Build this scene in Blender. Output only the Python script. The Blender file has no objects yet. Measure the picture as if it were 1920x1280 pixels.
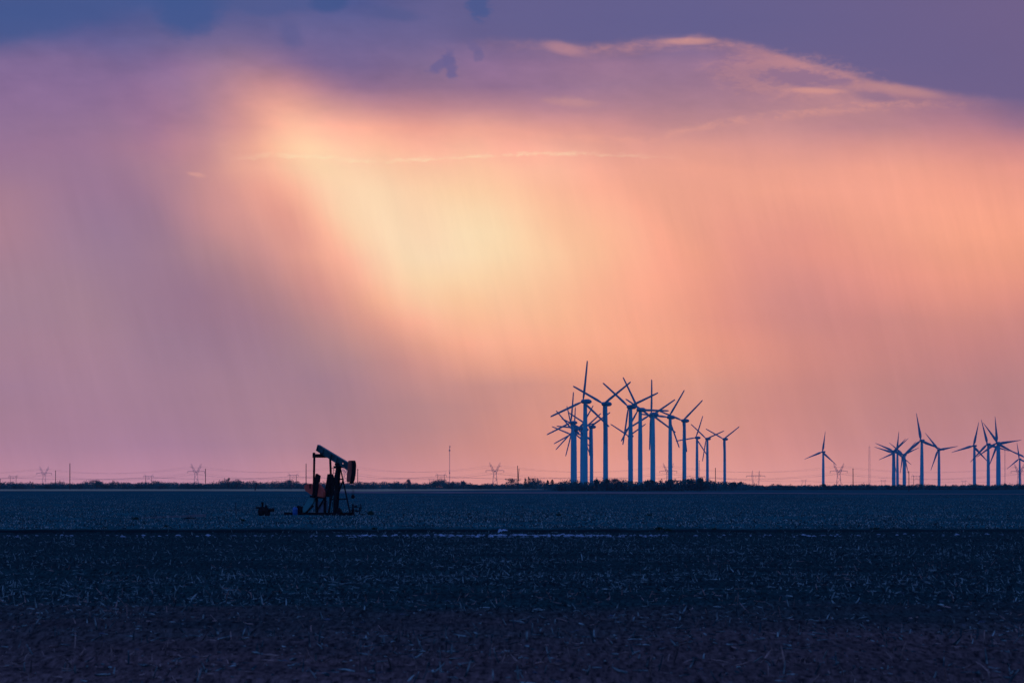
import bpy, math, random
import numpy as np
from mathutils import Vector, Matrix

R = math.radians
random.seed(7)
rng = np.random.default_rng(7)
scene = bpy.context.scene
col = scene.collection

# ------------------------------------------------------------------ camera
F = 200.0 / 36.0 * 1920.0          # focal length in photo pixels
HOR = 911.0                        # photo row of the true horizon
CAMZ = 3.33
PITCH = math.atan((HOR - 640.0) / F)
cam_d = bpy.data.cameras.new('camera')
cam_d.lens = 200.0
cam_d.sensor_width = 36.0
cam_d.clip_start = 1.0
cam_d.clip_end = 90000.0
cam_d.dof.use_dof = True
cam_d.dof.focus_distance = 1500.0
cam_d.dof.aperture_fstop = 5.6
cam = bpy.data.objects.new('camera', cam_d)
col.objects.link(cam)
cam.location = (0, 0, CAMZ)
cam.rotation_euler = (math.pi / 2 + PITCH, 0, 0)
scene.camera = cam

def zrow(py, D):
    """world height of photo row py at distance D"""
    return CAMZ + D * math.tan(PITCH + math.atan((640.0 - py) / F))
def xcol(px, D):
    return (px - 960.0) / F * D

# ------------------------------------------------------------------ view
vs = scene.view_settings
scene.display_settings.display_device = 'sRGB'
vs.view_transform = 'Standard'
vs.look = 'None'
vs.exposure = 0.0
vs.gamma = 1.0
vs.use_curve_mapping = False
scene.cycles.max_bounces = 6
scene.cycles.diffuse_bounces = 3
scene.cycles.volume_bounces = 1

def lin(c):
    c = c / 255.0
    return c / 12.92 if c <= 0.04045 else ((c + 0.055) / 1.055) ** 2.4
def L3(r, g, b):
    return (lin(r), lin(g), lin(b), 1.0)

# ------------------------------------------------------------------ sun (behind the rain, low ahead)
SUN_EL, SUN_AZ = 3.0, -1.0
sd = bpy.data.lights.new('sun', 'SUN')
sd.energy = 0.06
sd.angle = R(12)
sd.color = (1.0, 0.62, 0.42)
sun = bpy.data.objects.new('sun', sd)
col.objects.link(sun)
sdir = Vector((math.sin(R(SUN_AZ)) * math.cos(R(SUN_EL)), math.cos(R(SUN_AZ)) * math.cos(R(SUN_EL)), math.sin(R(SUN_EL))))
sun.rotation_euler = sdir.to_track_quat('Z', 'Y').to_euler()

# ------------------------------------------------------------------ world sky
w = bpy.data.worlds.new('World')
scene.world = w
w.use_nodes = True
nt = w.node_tree
nt.nodes.clear()
N = nt.nodes
LK = nt.links.new

def val(x):
    return x
def sock(node_input, v):
    if hasattr(v, 'default_value') or hasattr(v, 'is_linked'):
        LK(v, node_input)
    else:
        node_input.default_value = v
def M(op, a, b=None, c=None, clamp=False):
    n = N.new('ShaderNodeMath'); n.operation = op; n.use_clamp = clamp
    sock(n.inputs[0], a)
    if b is not None: sock(n.inputs[1], b)
    if c is not None: sock(n.inputs[2], c)
    return n.outputs[0]
def mix(f, a, b, blend='MIX'):
    n = N.new('ShaderNodeMix'); n.data_type = 'RGBA'; n.blend_type = blend
    sock(n.inputs[0], f); sock(n.inputs[6], a); sock(n.inputs[7], b)
    return n.outputs[2]
def mrange(v, a, b, c=0.0, d=1.0, smooth=False):
    n = N.new('ShaderNodeMapRange'); n.clamp = True
    n.interpolation_type = 'SMOOTHSTEP' if smooth else 'LINEAR'
    sock(n.inputs[0], v)
    for i, q in enumerate((a, b, c, d)): sock(n.inputs[i + 1], q)
    return n.outputs[0]
def comb(x, y, z=0.0):
    n = N.new('ShaderNodeCombineXYZ')
    sock(n.inputs[0], x); sock(n.inputs[1], y); sock(n.inputs[2], z)
    return n.outputs[0]
def noise(vec, scale, detail=2.0, rough=0.5):
    n = N.new('ShaderNodeTexNoise'); n.noise_dimensions = '3D'
    LK(vec, n.inputs['Vector']); n.inputs['Scale'].default_value = scale
    n.inputs['Detail'].default_value = detail; n.inputs['Roughness'].default_value = rough
    return n.outputs['Fac']

tc = N.new('ShaderNodeTexCoord')
sp = N.new('ShaderNodeSeparateXYZ')
LK(tc.outputs['Generated'], sp.inputs[0])
X, Y, Z = sp.outputs
AZ = M('MULTIPLY', M('ARCTAN2', X, Y), 180 / math.pi)          # degrees, 0 = along +Y, right positive
EL = M('MULTIPLY', M('ARCSINE', Z), 180 / math.pi)
DEG = 180 / math.pi / F                                          # degrees per photo pixel (about 1/186)
def uaz(px): return math.degrees(math.atan((px - 960) / F))
def vel(py): return math.degrees(PITCH + math.atan((640 - py) / F))

# soft irregular drift of the whole cloud pattern
base = comb(AZ, EL, 0.0)
n1 = noise(base, 0.55, 3.0)
n2 = noise(comb(M('ADD', AZ, 31.0), EL, 4.0), 0.55, 3.0)
U = M('ADD', AZ, M('MULTIPLY', M('SUBTRACT', n1, 0.5), 0.32))
V = M('ADD', EL, M('MULTIPLY', M('SUBTRACT', n2, 0.5), 0.22))

XS = [0, 160, 320, 480, 640, 800, 960, 1120, 1280, 1440, 1600, 1760, 1920]
SKY = {
 0: [(72,88,142),(75,88,142),(68,88,145),(96,96,145),(80,90,145),(98,96,145),(95,94,143),(100,95,142),(103,97,143),(105,97,142),(110,97,140),(114,97,138),(116,97,138)],
 60: [(76,90,142),(88,92,146),(103,99,147),(106,100,147),(108,100,147),(105,97,143),(105,98,143),(100,95,140),(100,95,140),(100,95,140),(104,95,138),(110,95,137),(113,96,136)],
 120: [(122,104,148),(122,104,148),(124,106,150),(155,118,148),(124,103,147),(130,106,146),(140,110,146),(150,115,145),(148,115,145),(160,118,143),(135,107,140),(103,95,138),(105,95,138)],
 180: [(134,109,150),(134,109,150),(146,113,148),(212,150,146),(176,130,146),(165,122,144),(160,120,145),(160,122,145),(158,120,142),(168,125,142),(178,130,140),(140,108,138),(112,97,138)],
 240: [(143,115,150),(146,116,150),(156,120,147),(238,173,149),(243,181,152),(236,168,148),(234,166,148),(220,158,145),(190,137,142),(195,140,140),(198,142,138),(190,134,139),(178,128,138)],
 300: [(152,118,148),(152,118,148),(168,126,145),(240,177,149),(255,211,168),(255,200,158),(255,202,158),(253,195,156),(228,162,144),(230,160,142),(235,160,141),(232,158,138),(228,152,136)],
 360: [(165,125,145),(156,120,148),(160,122,148),(225,161,143),(255,213,172),(255,215,178),(255,212,172),(254,203,162),(237,166,143),(235,162,141),(240,164,140),(243,165,138),(243,162,135)],
 420: [(170,128,145),(155,122,148),(155,122,148),(213,152,142),(255,211,168),(255,211,171),(255,217,176),(255,207,163),(242,172,145),(235,162,140),(240,164,138),(247,167,137),(249,168,135)],
 480: [(166,127,145),(158,125,148),(155,122,148),(200,145,143),(250,193,155),(255,217,174),(255,217,174),(255,210,163),(246,180,146),(235,162,138),(238,162,137),(244,165,135),(246,165,133)],
 540: [(165,130,148),(162,128,147),(156,122,148),(180,133,141),(234,168,143),(255,208,161),(255,210,162),(255,198,148),(244,174,140),(230,158,137),(230,156,135),(241,160,133),(242,160,131)],
 600: [(165,130,150),(165,130,148),(158,124,148),(166,128,143),(204,148,139),(246,181,145),(252,190,148),(250,180,138),(238,167,138),(222,152,135),(212,144,135),(213,143,133),(215,144,131)],
 660: [(168,130,150),(168,130,150),(160,127,150),(162,127,147),(184,137,138),(221,155,138),(235,166,138),(240,166,135),(230,158,135),(215,147,135),(200,138,133),(195,134,132),(192,132,130)],
 720: [(165,128,152),(168,130,152),(165,128,150),(165,128,147),(165,127,142),(195,140,137),(206,145,135),(224,152,132),(220,151,133),(205,142,133),(192,133,132),(187,130,132),(182,127,130)],
 780: [(168,128,150),(168,128,152),(165,127,150),(167,128,147),(168,127,140),(180,132,135),(207,143,133),(222,150,132),(216,148,133),(206,140,132),(195,134,132),(187,129,132),(183,127,132)],
 840: [(175,130,155),(173,130,155),(170,128,155),(172,130,150),(178,130,143),(192,135,136),(212,143,133),(224,150,135),(220,150,139),(212,143,138),(200,137,138),(192,133,140),(190,131,140)],
 900: [(190,138,160),(190,138,162),(187,136,160),(192,138,157),(200,140,150),(208,143,147),(216,147,143),(228,155,146),(225,156,150),(218,150,147),(210,145,147),(202,141,150),(197,138,150)],
}
A0, A1 = uaz(0), uaz(1920)
HAZE = 1.4e-5
# colours above are as seen through the air near the ground; take that air out for the sky itself
ylist = sorted(SKY)
TAB = np.array([[[lin(c) for c in t] for t in SKY[yy]] for yy in ylist])       # rows, cols, rgb
# finer readings, every 80 columns, where the shafts of lit rain fall
def _fine(x0, rows_):
    for yy, cols_ in rows_.items():
        for k, c in enumerate(cols_): FT[ylist.index(yy), (x0 // 80) + k] = [lin(q) for q in c]
FT = np.zeros((len(ylist), 25, 3))
FT[:, 0::2] = TAB
FT[:, 1::2] = (TAB[:, :-1] + TAB[:, 1:]) / 2
_fine(320, {
 120: [(135,110,150),(150,118,148),(158,121,148),(135,108,146),(122,103,146),(125,104,145),(130,108,146)],
 180: [(153,118,150),(175,130,148),(213,150,147),(213,151,148),(175,128,145),(165,122,143),(165,122,143)],
 240: [(163,122,148),(190,138,147),(225,160,148),(253,190,155),(245,178,152),(238,168,148),(232,160,146)],
 300: [(172,128,146),(206,149,146),(240,175,150),(255,209,165),(255,205,165),(253,195,157),(251,190,156)],
 360: [(172,128,145),(205,147,145),(228,160,145),(250,185,153),(255,215,172),(255,212,170),(255,208,165)],
 420: [(164,125,144),(200,143,145),(215,152,143),(235,165,147),(255,205,163),(255,217,175),(255,214,172)],
 480: [(160,124,143),(178,134,142),(200,143,142),(225,158,144),(245,178,150),(255,210,168),(255,217,175)],
 540: [(157,122,144),(162,123,142),(180,133,140),(198,142,140),(225,158,142),(250,190,152),(255,208,163)],
 600: [(158,123,146),(160,123,144),(166,126,143),(178,133,140),(200,144,139),(228,160,142),(246,180,147)],
 660: [(160,126,149),(160,125,147),(163,126,146),(168,130,143),(180,136,140),(195,142,138),(220,153,139)]})
_fine(880, {
 240: [(238,168,150),(232,162,148),(222,155,146),(212,148,144),(198,140,143),(192,138,142),(196,140,142)],
 300: [(255,192,156),(251,184,153),(250,184,154),(238,168,148),(232,161,145),(232,160,142),(231,158,142)],
 360: [(255,208,162),(255,198,157),(252,187,150),(246,176,146),(240,168,142),(234,160,140),(237,162,140)],
 420: [(255,219,173),(255,212,166),(253,195,153),(252,185,147),(248,175,143),(234,160,138),(234,157,138)],
 480: [(255,219,173),(255,213,166),(255,200,156),(253,188,147),(249,175,142),(239,162,136),(230,152,135)],
 540: [(255,203,156),(255,200,156),(253,192,150),(250,180,143),(247,172,140),(238,160,136),(227,149,133)],
 600: [(252,185,146),(253,186,147),(253,183,143),(251,176,140),(243,168,138),(235,158,135),(224,147,132)],
 660: [(238,168,142),(243,168,139),(246,168,137),(245,168,136),(240,165,135),(235,158,133),(227,150,131)]})
_fine(1440, {
 240: [(205,145,145),(200,142,145),(190,135,143),(188,134,142),(185,130,142),(178,125,140),(155,114,140)],
 300: [(233,159,143),(230,157,143),(232,157,142),(232,157,142),(226,152,140),(225,150,140),(225,148,140)],
 360: [(239,163,141),(240,163,140),(241,164,141),(242,165,140),(242,163,138),(240,161,138),(239,159,138)],
 420: [(232,155,138),(231,153,137),(236,158,137),(240,162,138),(242,165,137),(244,166,135),(244,165,135)],
 480: [(227,150,136),(230,150,135),(231,152,135),(233,154,135),(236,157,134),(238,158,133),(238,158,132)],
 540: [(215,143,134),(215,142,135),(222,145,135),(228,148,134),(230,150,133),(230,150,132),(228,148,132)],
 600: [(211,140,132),(205,137,132),(205,136,131),(205,137,131),(208,138,130),(208,138,130),(205,136,130)],
 660: [(216,143,130),(208,138,130),(203,135,130),(200,134,130),(198,132,130),(195,131,130),(192,130,130)],
 720: [(205,138,130),(200,135,130),(195,133,130),(190,131,130),(186,129,131),(183,128,131),(181,127,131)],
 780: [(205,138,132),(200,136,132),(195,134,133),(190,131,133),(186,129,133),(183,128,133),(182,127,133)]})
def cub(p0, p1, p2, p3, t):
    return p1 + 0.5 * t * (p2 - p0 + t * (2*p0 - 5*p1 + 4*p2 - p3 + t * (3*(p1 - p2) + p3 - p0)))
def sample(px, py):
    fx = min(max(px / 80.0, 0), 24); fy = min(max(py / 60.0, 0), 15)
    ix = min(int(fx), 23); iy = min(int(fy), 14); tx = fx - ix; ty = fy - iy
    rows_ = []
    for j in range(iy - 1, iy + 3):
        jj = min(max(j, 0), 15); q_ = [FT[jj, min(max(i, 0), 24)] for i in range(ix - 1, ix + 3)]
        rows_.append(cub(*q_, tx))
    c = cub(*rows_, ty)
    c[0] *= 1 + 0.10 * min(max((c[0] - 0.85) / 0.12, 0), 1)
    c[2] *= 1 + 0.07 * min(max((c[0] - 0.85) / 0.12, 0), 1)
    if py > 480 and px < 620: c = c * (1 - 0.05 * min((py - 480) / 120.0, 1) * min((620 - px) / 200.0, 1))
    if 90 < py < 300 and px < 340: c[0] *= 1.06
    el = max(math.radians(vel(py)), 0.0)
    path = min(15500.0, 118.0 / max(math.tan(el), 1e-5))
    T = math.exp(-HAZE * path)
    c = (c - np.array([0.015, 0.05, 0.23]) * (1 - T)) / T
    return np.maximum(c, 0.003)
SH = 0.5                                           # the pattern is laid along the lean of the rain
rows = list(range(-40, 901, 40)) + [905]
U0, U1 = uaz(0) , uaz(1920) + SH * vel(-40)
fac = mrange(M('ADD', U, M('MULTIPLY', V, SH)), U0, U1)
cur = None; prev_v = None
NS = 30
for py in rows:
    r = N.new('ShaderNodeValToRGB')
    cr = r.color_ramp; cr.interpolation = 'CARDINAL'
    for k in range(NS + 1):
        up_ = U0 + (U1 - U0) * k / NS - SH * vel(py)           # azimuth at this row
        px = 960 + F * math.tan(R(up_))
        c = sample(px, py)
        e = cr.elements[0] if k == 0 else (cr.elements[-1] if k == NS else cr.elements.new(k / NS))
        if k == 0: e.position = 0.0
        if k == NS: e.position = 1.0
        e.color = (c[0], c[1], c[2], 1.0)
    LK(fac, r.inputs[0])
    if cur is None: cur = r.outputs[0]
    else: cur = mix(mrange(V, vel(prev_v), vel(py)), cur, r.outputs[0])
    prev_v = py

# rain streaks, leaning with the shafts
lean = M('ADD', AZ, M('MULTIPLY', EL, 0.42))
st = noise(comb(M('MULTIPLY', lean, 1.5), M('MULTIPLY', EL, 0.22), 2.0), 1.0, 5.0, 0.6)
st2 = noise(comb(M('MULTIPLY', M('ADD', AZ, M('MULTIPLY', EL, 0.22)), 6.5), M('MULTIPLY', EL, 0.40), 9.0), 1.0, 6.0, 0.7)
stm = mrange(EL, 4.0, 2.8)
sfac = M('ADD', 1.0, M('MULTIPLY', M('MULTIPLY', M('ADD', M('MULTIPLY', M('SUBTRACT', st, 0.5), 0.17), M('MULTIPLY', M('SUBTRACT', st2, 0.5), 0.13)), stm), 1.0))
cur = mix(1.0, cur, comb(sfac, sfac, sfac), 'MULTIPLY')

# edge noise for cloud details
en = noise(comb(AZ, M('MULTIPLY', EL, 1.6), 7.0), 3.2, 5.0, 0.6)
ens = M('SUBTRACT', en, 0.5)
en2 = noise(comb(AZ, M('MULTIPLY', EL, 2.2), 17.0), 7.0, 5.0, 0.65)
en2s = M('SUBTRACT', en2, 0.5)

def edge_curve(pts):
    n = N.new('ShaderNodeFloatCurve')
    c = n.mapping.curves[0]
    P = [((uaz(px) - A0) / (A1 - A0), vel(py) / 6.0) for px, py in pts]
    c.points[0].location = P[0]; c.points[1].location = P[-1]
    for p in P[1:-1]: c.points.new(*p)
    n.mapping.use_clip = False
    n.mapping.update()
    LK(mrange(AZ, A0, A1), n.inputs['Value'])
    return M('MULTIPLY', n.outputs[0], 6.0)
def window(a0, a1, b0, b1):
    """1 between photo columns a1..b0, fading to 0 at a0 and b1"""
    return M('MULTIPLY', mrange(AZ, uaz(a0), uaz(a1), smooth=True), mrange(AZ, uaz(b1), uaz(b0), smooth=True))

# mottled cloud base: soft folds of mauve and slate above, fading into the rain
mo = noise(comb(M('MULTIPLY', AZ, 0.9), M('MULTIPLY', EL, 2.1), 3.0), 1.0, 6.0, 0.6)
mo2 = noise(comb(M('ADD', M('MULTIPLY', AZ, 2.2), M('MULTIPLY', EL, 1.5)), M('MULTIPLY', EL, 4.0), 12.0), 1.0, 6.0, 0.6)
mf = M('ADD', 1.0, M('MULTIPLY', M('ADD', M('MULTIPLY', M('SUBTRACT', mo, 0.5), 0.55), M('MULTIPLY', M('SUBTRACT', mo2, 0.5), 0.30)), mrange(EL, 3.0, 4.2, 0.07, 1.0)))
cur = mix(1.0, cur, comb(mf, M('POWER', mf, 0.8), M('POWER', mf, 0.65)), 'MULTIPLY')

# the dark anvil cloud at the upper right
edge = edge_curve([(0,-40),(600,60),(700,74),(860,80),(980,76),(1100,84),(1200,78),(1280,71),(1370,78),(1470,104),(1580,140),(1680,164),(1780,178),(1920,196)])
d = M('SUBTRACT', M('ADD', EL, M('MULTIPLY', ens, 0.13)), edge)          # >0 above the edge, inside the cloud
win = window(640, 1050, 2400, 2600)
rimn = mrange(en2, 0.42, 0.68)
rim = M('MULTIPLY', M('MULTIPLY', mrange(d, -0.17, -0.02, smooth=True), mrange(d, 0.06, -0.02, smooth=True)), M('ADD', 0.35, M('MULTIPLY', rimn, 0.65)))
rimw = M('MULTIPLY', M('MULTIPLY', rim, window(820, 1250, 1500, 1900)), 0.46)
cur = mix(rimw, cur, L3(218,150,142))
cmask = M('MULTIPLY', mrange(d, -0.03, 0.07, smooth=True), win)
ccol = mix(mrange(AZ, uaz(1300), uaz(1920)), L3(101,96,142), L3(112,97,138))
cur = mix(M('MULTIPLY', cmask, 0.93), cur, ccol)

def blob(cur, px, py, rx, ry, rot, color, strength, ragged=0.5, soft=0.5, nz=None):
    nz = en2s if nz is None else nz
    a = R(rot)
    du = M('SUBTRACT', AZ, uaz(px)); dv = M('SUBTRACT', EL, vel(py))
    uu = M('ADD', M('MULTIPLY', du, math.cos(a)), M('MULTIPLY', dv, math.sin(a)))
    vv = M('ADD', M('MULTIPLY', du, -math.sin(a)), M('MULTIPLY', dv, math.cos(a)))
    q = M('SQRT', M('ADD', M('POWER', M('DIVIDE', M('ABSOLUTE', uu), rx * DEG), 2.0), M('POWER', M('DIVIDE', M('ABSOLUTE', vv), ry * DEG), 2.0)))
    q = M('ADD', q, M('MULTIPLY', nz, ragged * 2.0))
    m = M('MULTIPLY', mrange(q, 1.0 + soft, 1.0 - soft, smooth=True), strength)
    return mix(m, cur, L3(*color))
# hook of lit cloud and the dark pocket in it
cur = blob(cur, 1490, 147, 118, 33, -6, (205,145,143), 0.50, 1.1, 0.6)
cur = blob(cur, 1500, 148, 92, 17, -5, (140,110,142), 0.8, 1.2, 0.55)
cur = blob(cur, 1530, 171, 46, 5, -2, (222,155,142), 0.6, 0.9, 0.6)
cur = blob(cur, 1640, 183, 40, 9, -10, (130,106,140), 0.5, 1.2, 0.6)
cur = blob(cur, 1700, 172, 60, 9, -10, (196,140,140), 0.55, 0.5, 0.6)
cur = blob(cur, 1072, 192, 42, 8, -5, (208,150,145), 0.42, 0.7, 0.8)
cur = blob(cur, 1058, 92, 34, 10, -12, (190,137,146), 0.6, 0.5, 0.6)
cur = blob(cur, 1290, 78, 45, 6, 0, (226,158,142), 0.5, 0.4, 0.6)
# blue-grey gaps and scud in the storm base
cur = blob(cur, 60, 35, 190, 38, 8, (68,88,142), 0.75, 0.35, 0.5, ens)
cur = blob(cur, 355, 18, 62, 46, 20, (66,88,143), 0.85, 0.5, 0.4, ens)
cur = blob(cur, 500, 8, 90, 20, 0, (76,90,143), 0.7, 0.6, 0.5, ens)
cur = blob(cur, 615, 3, 34, 20, 0, (66,86,140), 0.8, 0.5, 0.4, ens)
cur = blob(cur, 545, 65, 18, 26, 30, (88,92,143), 0.5, 0.5, 0.6)
cur = blob(cur, 735, 26, 50, 12, -8, (80,90,141), 0.5, 0.6, 0.6)
cur = blob(cur, 897, 12, 20, 26, 25, (70,88,142), 0.75, 1.0, 0.4)
# small ragged scud shaped like a wedge
cur = blob(cur, 844, 122, 11, 26, 8, (108,98,146), 0.8, 1.1, 0.4)
cur = blob(cur, 828, 120, 26, 10, 34, (108,98,146), 0.8, 1.1, 0.4)
cur = blob(cur, 897, 106, 10, 9, 50, (112,100,145), 0.6, 0.9, 0.35)
cur = blob(cur, 889, 88, 18, 8, -40, (106,97,144), 0.5, 0.9, 0.4)
# thin lit shelf of cloud seen through the rain
def wisp(cur, pts, w_up, w_dn, color, strength, amp, wnd):
    e = edge_curve(pts)
    dd = M('SUBTRACT', M('ADD', EL, M('MULTIPLY', en2s, amp)), e)
    m = M('MULTIPLY', mrange(dd, -w_dn, 0.0, smooth=True), mrange(dd, w_up, 0.0, smooth=True))
    br = mrange(noise(comb(M('MULTIPLY', AZ, 4.5), M('MULTIPLY', EL, 9.0), 5.0), 1.0, 5.0, 0.8), 0.42, 0.58)
    m = M('MULTIPLY', M('MULTIPLY', m, M('ADD', 0.10, M('MULTIPLY', br, 0.90))), M('MULTIPLY', wnd, strength))
    return mix(m, cur, L3(*color))
cur = wisp(cur, [(0,330),(340,322),(430,301),(520,294),(600,296),(690,303),(800,300),(900,294),(1010,290),(1120,290),(1250,296),(1400,305),(1920,330)],
           0.040, 0.022, (255,226,184), 0.50, 0.12, window(400, 560, 1000, 1320))
cur = wisp(cur, [(0,300),(600,270),(760,262),(900,256),(1020,256),(1150,262),(1210,262),(1280,246),(1400,222),(1500,212),(1650,200),(1800,196),(1920,198)],
           0.06, 0.08, (246,170,146), 0.26, 0.10, window(720, 1000, 1500, 1800))
cur = wisp(cur, [(0,330),(1380,232),(1440,222),(1520,208),(1640,196),(1750,194),(1920,200)],
           0.03, 0.12, (212,148,141), 0.38, 0.10, window(1330, 1450, 1700, 1900))
cur = blob(cur, 370, 328, 14, 4, -8, (225,162,150), 0.5, 1.2, 0.6)
cur = blob(cur, 350, 275, 60, 40, 30, (205,145,145), 0.18, 0.8, 0.8)

# beyond the glow: blue dusk all round and overhead
sky = N.new('ShaderNodeTexSky'); sky.sky_type = 'NISHITA'
sky.sun_disc = False; sky.sun_elevation = R(SUN_EL); sky.sun_rotation = R(SUN_AZ)
nis = mix(1.0, sky.outputs[0], (0.003, 0.004, 0.008, 1), 'MULTIPLY')
dusk_n = noise(comb(M('MULTIPLY', X, 3.0), M('MULTIPLY', Y, 3.0), M('MULTIPLY', Z, 6.0)), 1.0, 4.0)
BLUE_A = (0.042, 0.118, 0.450, 1); BLUE_B = (0.062, 0.150, 0.560, 1)
dusk = mix(mrange(dusk_n, 0.3, 0.7), BLUE_A, BLUE_B)
dusk = mix(1.0, dusk, nis, 'ADD')
far_az = mrange(M('ABSOLUTE', AZ), 7.0, 24.0, smooth=True)
far_el = mrange(EL, 5.2, 13.0, smooth=True)
far = M('MAXIMUM', far_az, far_el)
cur = mix(far, cur, dusk)
bg = N.new('ShaderNodeBackground')
LK(cur, bg.inputs['Color']); bg.inputs['Strength'].default_value = 1.0
wo = N.new('ShaderNodeOutputWorld')
LK(bg.outputs[0], wo.inputs['Surface'])
w.cycles.sampling_method = 'MANUAL'
w.cycles.sample_map_resolution = 1024

# ------------------------------------------------------------------ helpers: materials
def mat(name, color, rough=0.8, var=0.25, scale=4.0, color2=None, bump=0.0, metal=0.0, stretch=(1, 1, 1), detail=6.0, ramp=(0.35, 0.65)):
    m = bpy.data.materials.new(name); m.use_nodes = True
    t = m.node_tree; b = t.nodes['Principled BSDF']
    b.inputs['Roughness'].default_value = rough
    b.inputs['Metallic'].default_value = metal
    if rough >= 0.8: b.inputs['Specular IOR Level'].default_value = 0.0
    tcn = t.nodes.new('ShaderNodeTexCoord'); mp = t.nodes.new('ShaderNodeMapping')
    mp.inputs['Scale'].default_value = stretch
    t.links.new(tcn.outputs['Object'], mp.inputs[0])
    nz = t.nodes.new('ShaderNodeTexNoise'); nz.inputs['Scale'].default_value = scale; nz.inputs['Detail'].default_value = detail
    t.links.new(mp.outputs[0], nz.inputs['Vector'])
    cr = t.nodes.new('ShaderNodeValToRGB')
    cr.color_ramp.elements[0].position = ramp[0]; cr.color_ramp.elements[1].position = ramp[1]
    c2 = color2 if color2 else tuple(min(1, c * (1 + var)) for c in color)
    c1 = color if color2 else tuple(c * (1 - var) for c in color)
    cr.color_ramp.elements[0].color = (*c1, 1); cr.color_ramp.elements[1].color = (*c2, 1)
    t.links.new(nz.outputs['Fac'], cr.inputs[0]); t.links.new(cr.outputs[0], b.inputs['Base Color'])
    if bump:
        bp = t.nodes.new('ShaderNodeBump'); bp.inputs['Strength'].default_value = 0.6; bp.inputs['Distance'].default_value = bump
        t.links.new(nz.outputs['Fac'], bp.inputs['Height']); t.links.new(bp.outputs[0], b.inputs['Normal'])
    return m

MT = {}
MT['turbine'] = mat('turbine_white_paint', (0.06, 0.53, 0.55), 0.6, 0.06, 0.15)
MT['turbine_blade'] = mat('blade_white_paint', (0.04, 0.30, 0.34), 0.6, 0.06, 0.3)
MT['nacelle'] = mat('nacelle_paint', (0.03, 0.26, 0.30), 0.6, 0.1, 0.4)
MT['galv'] = mat('galvanised_lattice', (0.30, 0.30, 0.31), 0.6, 0.15, 0.5)
MT['wire'] = mat('wire_aluminium', (0.20, 0.20, 0.21), 0.6, 0.1, 1.0)
MT['pole'] = mat('creosoted_wood', (0.055, 0.035, 0.028), 0.9, 0.3, 1.5, stretch=(1, 1, 0.1))
MT['leaf'] = mat('dark_foliage', (0.008, 0.13, 0.11), 0.9, 0.4, 0.12)
MT['leaf2'] = mat('olive_foliage', (0.020, 0.065, 0.035), 0.9, 0.35, 0.2)
MT['bark'] = mat('grey_bark', (0.06, 0.05, 0.045), 0.9, 0.3, 1.0)
MT['rust_dark'] = mat('rusty_dark_steel', (0.010, 0.012, 0.012), 0.8, 0.3, 2.5, color2=(0.035, 0.024, 0.020), bump=0.004)
MT['beam'] = mat('weathered_blue_grey_paint', (0.02, 0.06, 0.05), 0.7, 0.3, 1.3, color2=(0.05, 0.17, 0.14), bump=0.003, detail=4.0)
MT['red'] = mat('faded_red_orange_paint', (0.96, 0.07, 0.025), 0.7, 0.15, 2.2, color2=(0.99, 0.12, 0.05))
MT['head_side'] = mat('faded_red_primer', (0.55, 0.07, 0.03), 0.7, 0.15, 2.0, color2=(0.70, 0.11, 0.05))
MT['guard'] = mat('grey_sheet_metal', (0.05, 0.24, 0.20), 0.75, 0.2, 1.4, color2=(0.08, 0.32, 0.25))
MT['panel'] = mat('pale_panel_paint', (0.16, 0.16, 0.16), 0.6, 0.25, 1.6)
MT['blue'] = mat('blue_plastic', (0.02, 0.14, 0.34), 0.45, 0.1, 3.0)
MT['pale'] = mat('pale_litter', (0.50, 0.50, 0.50), 0.8, 0.3, 3.0)
MT['white'] = mat('white_crumpled_plastic', (0.72, 0.73, 0.76), 0.5, 0.08, 3.0)
MT['lamp_red'] = mat('beacon_red_glass', (0.6, 0.12, 0.08), 0.3, 0.05, 3.0)

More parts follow.
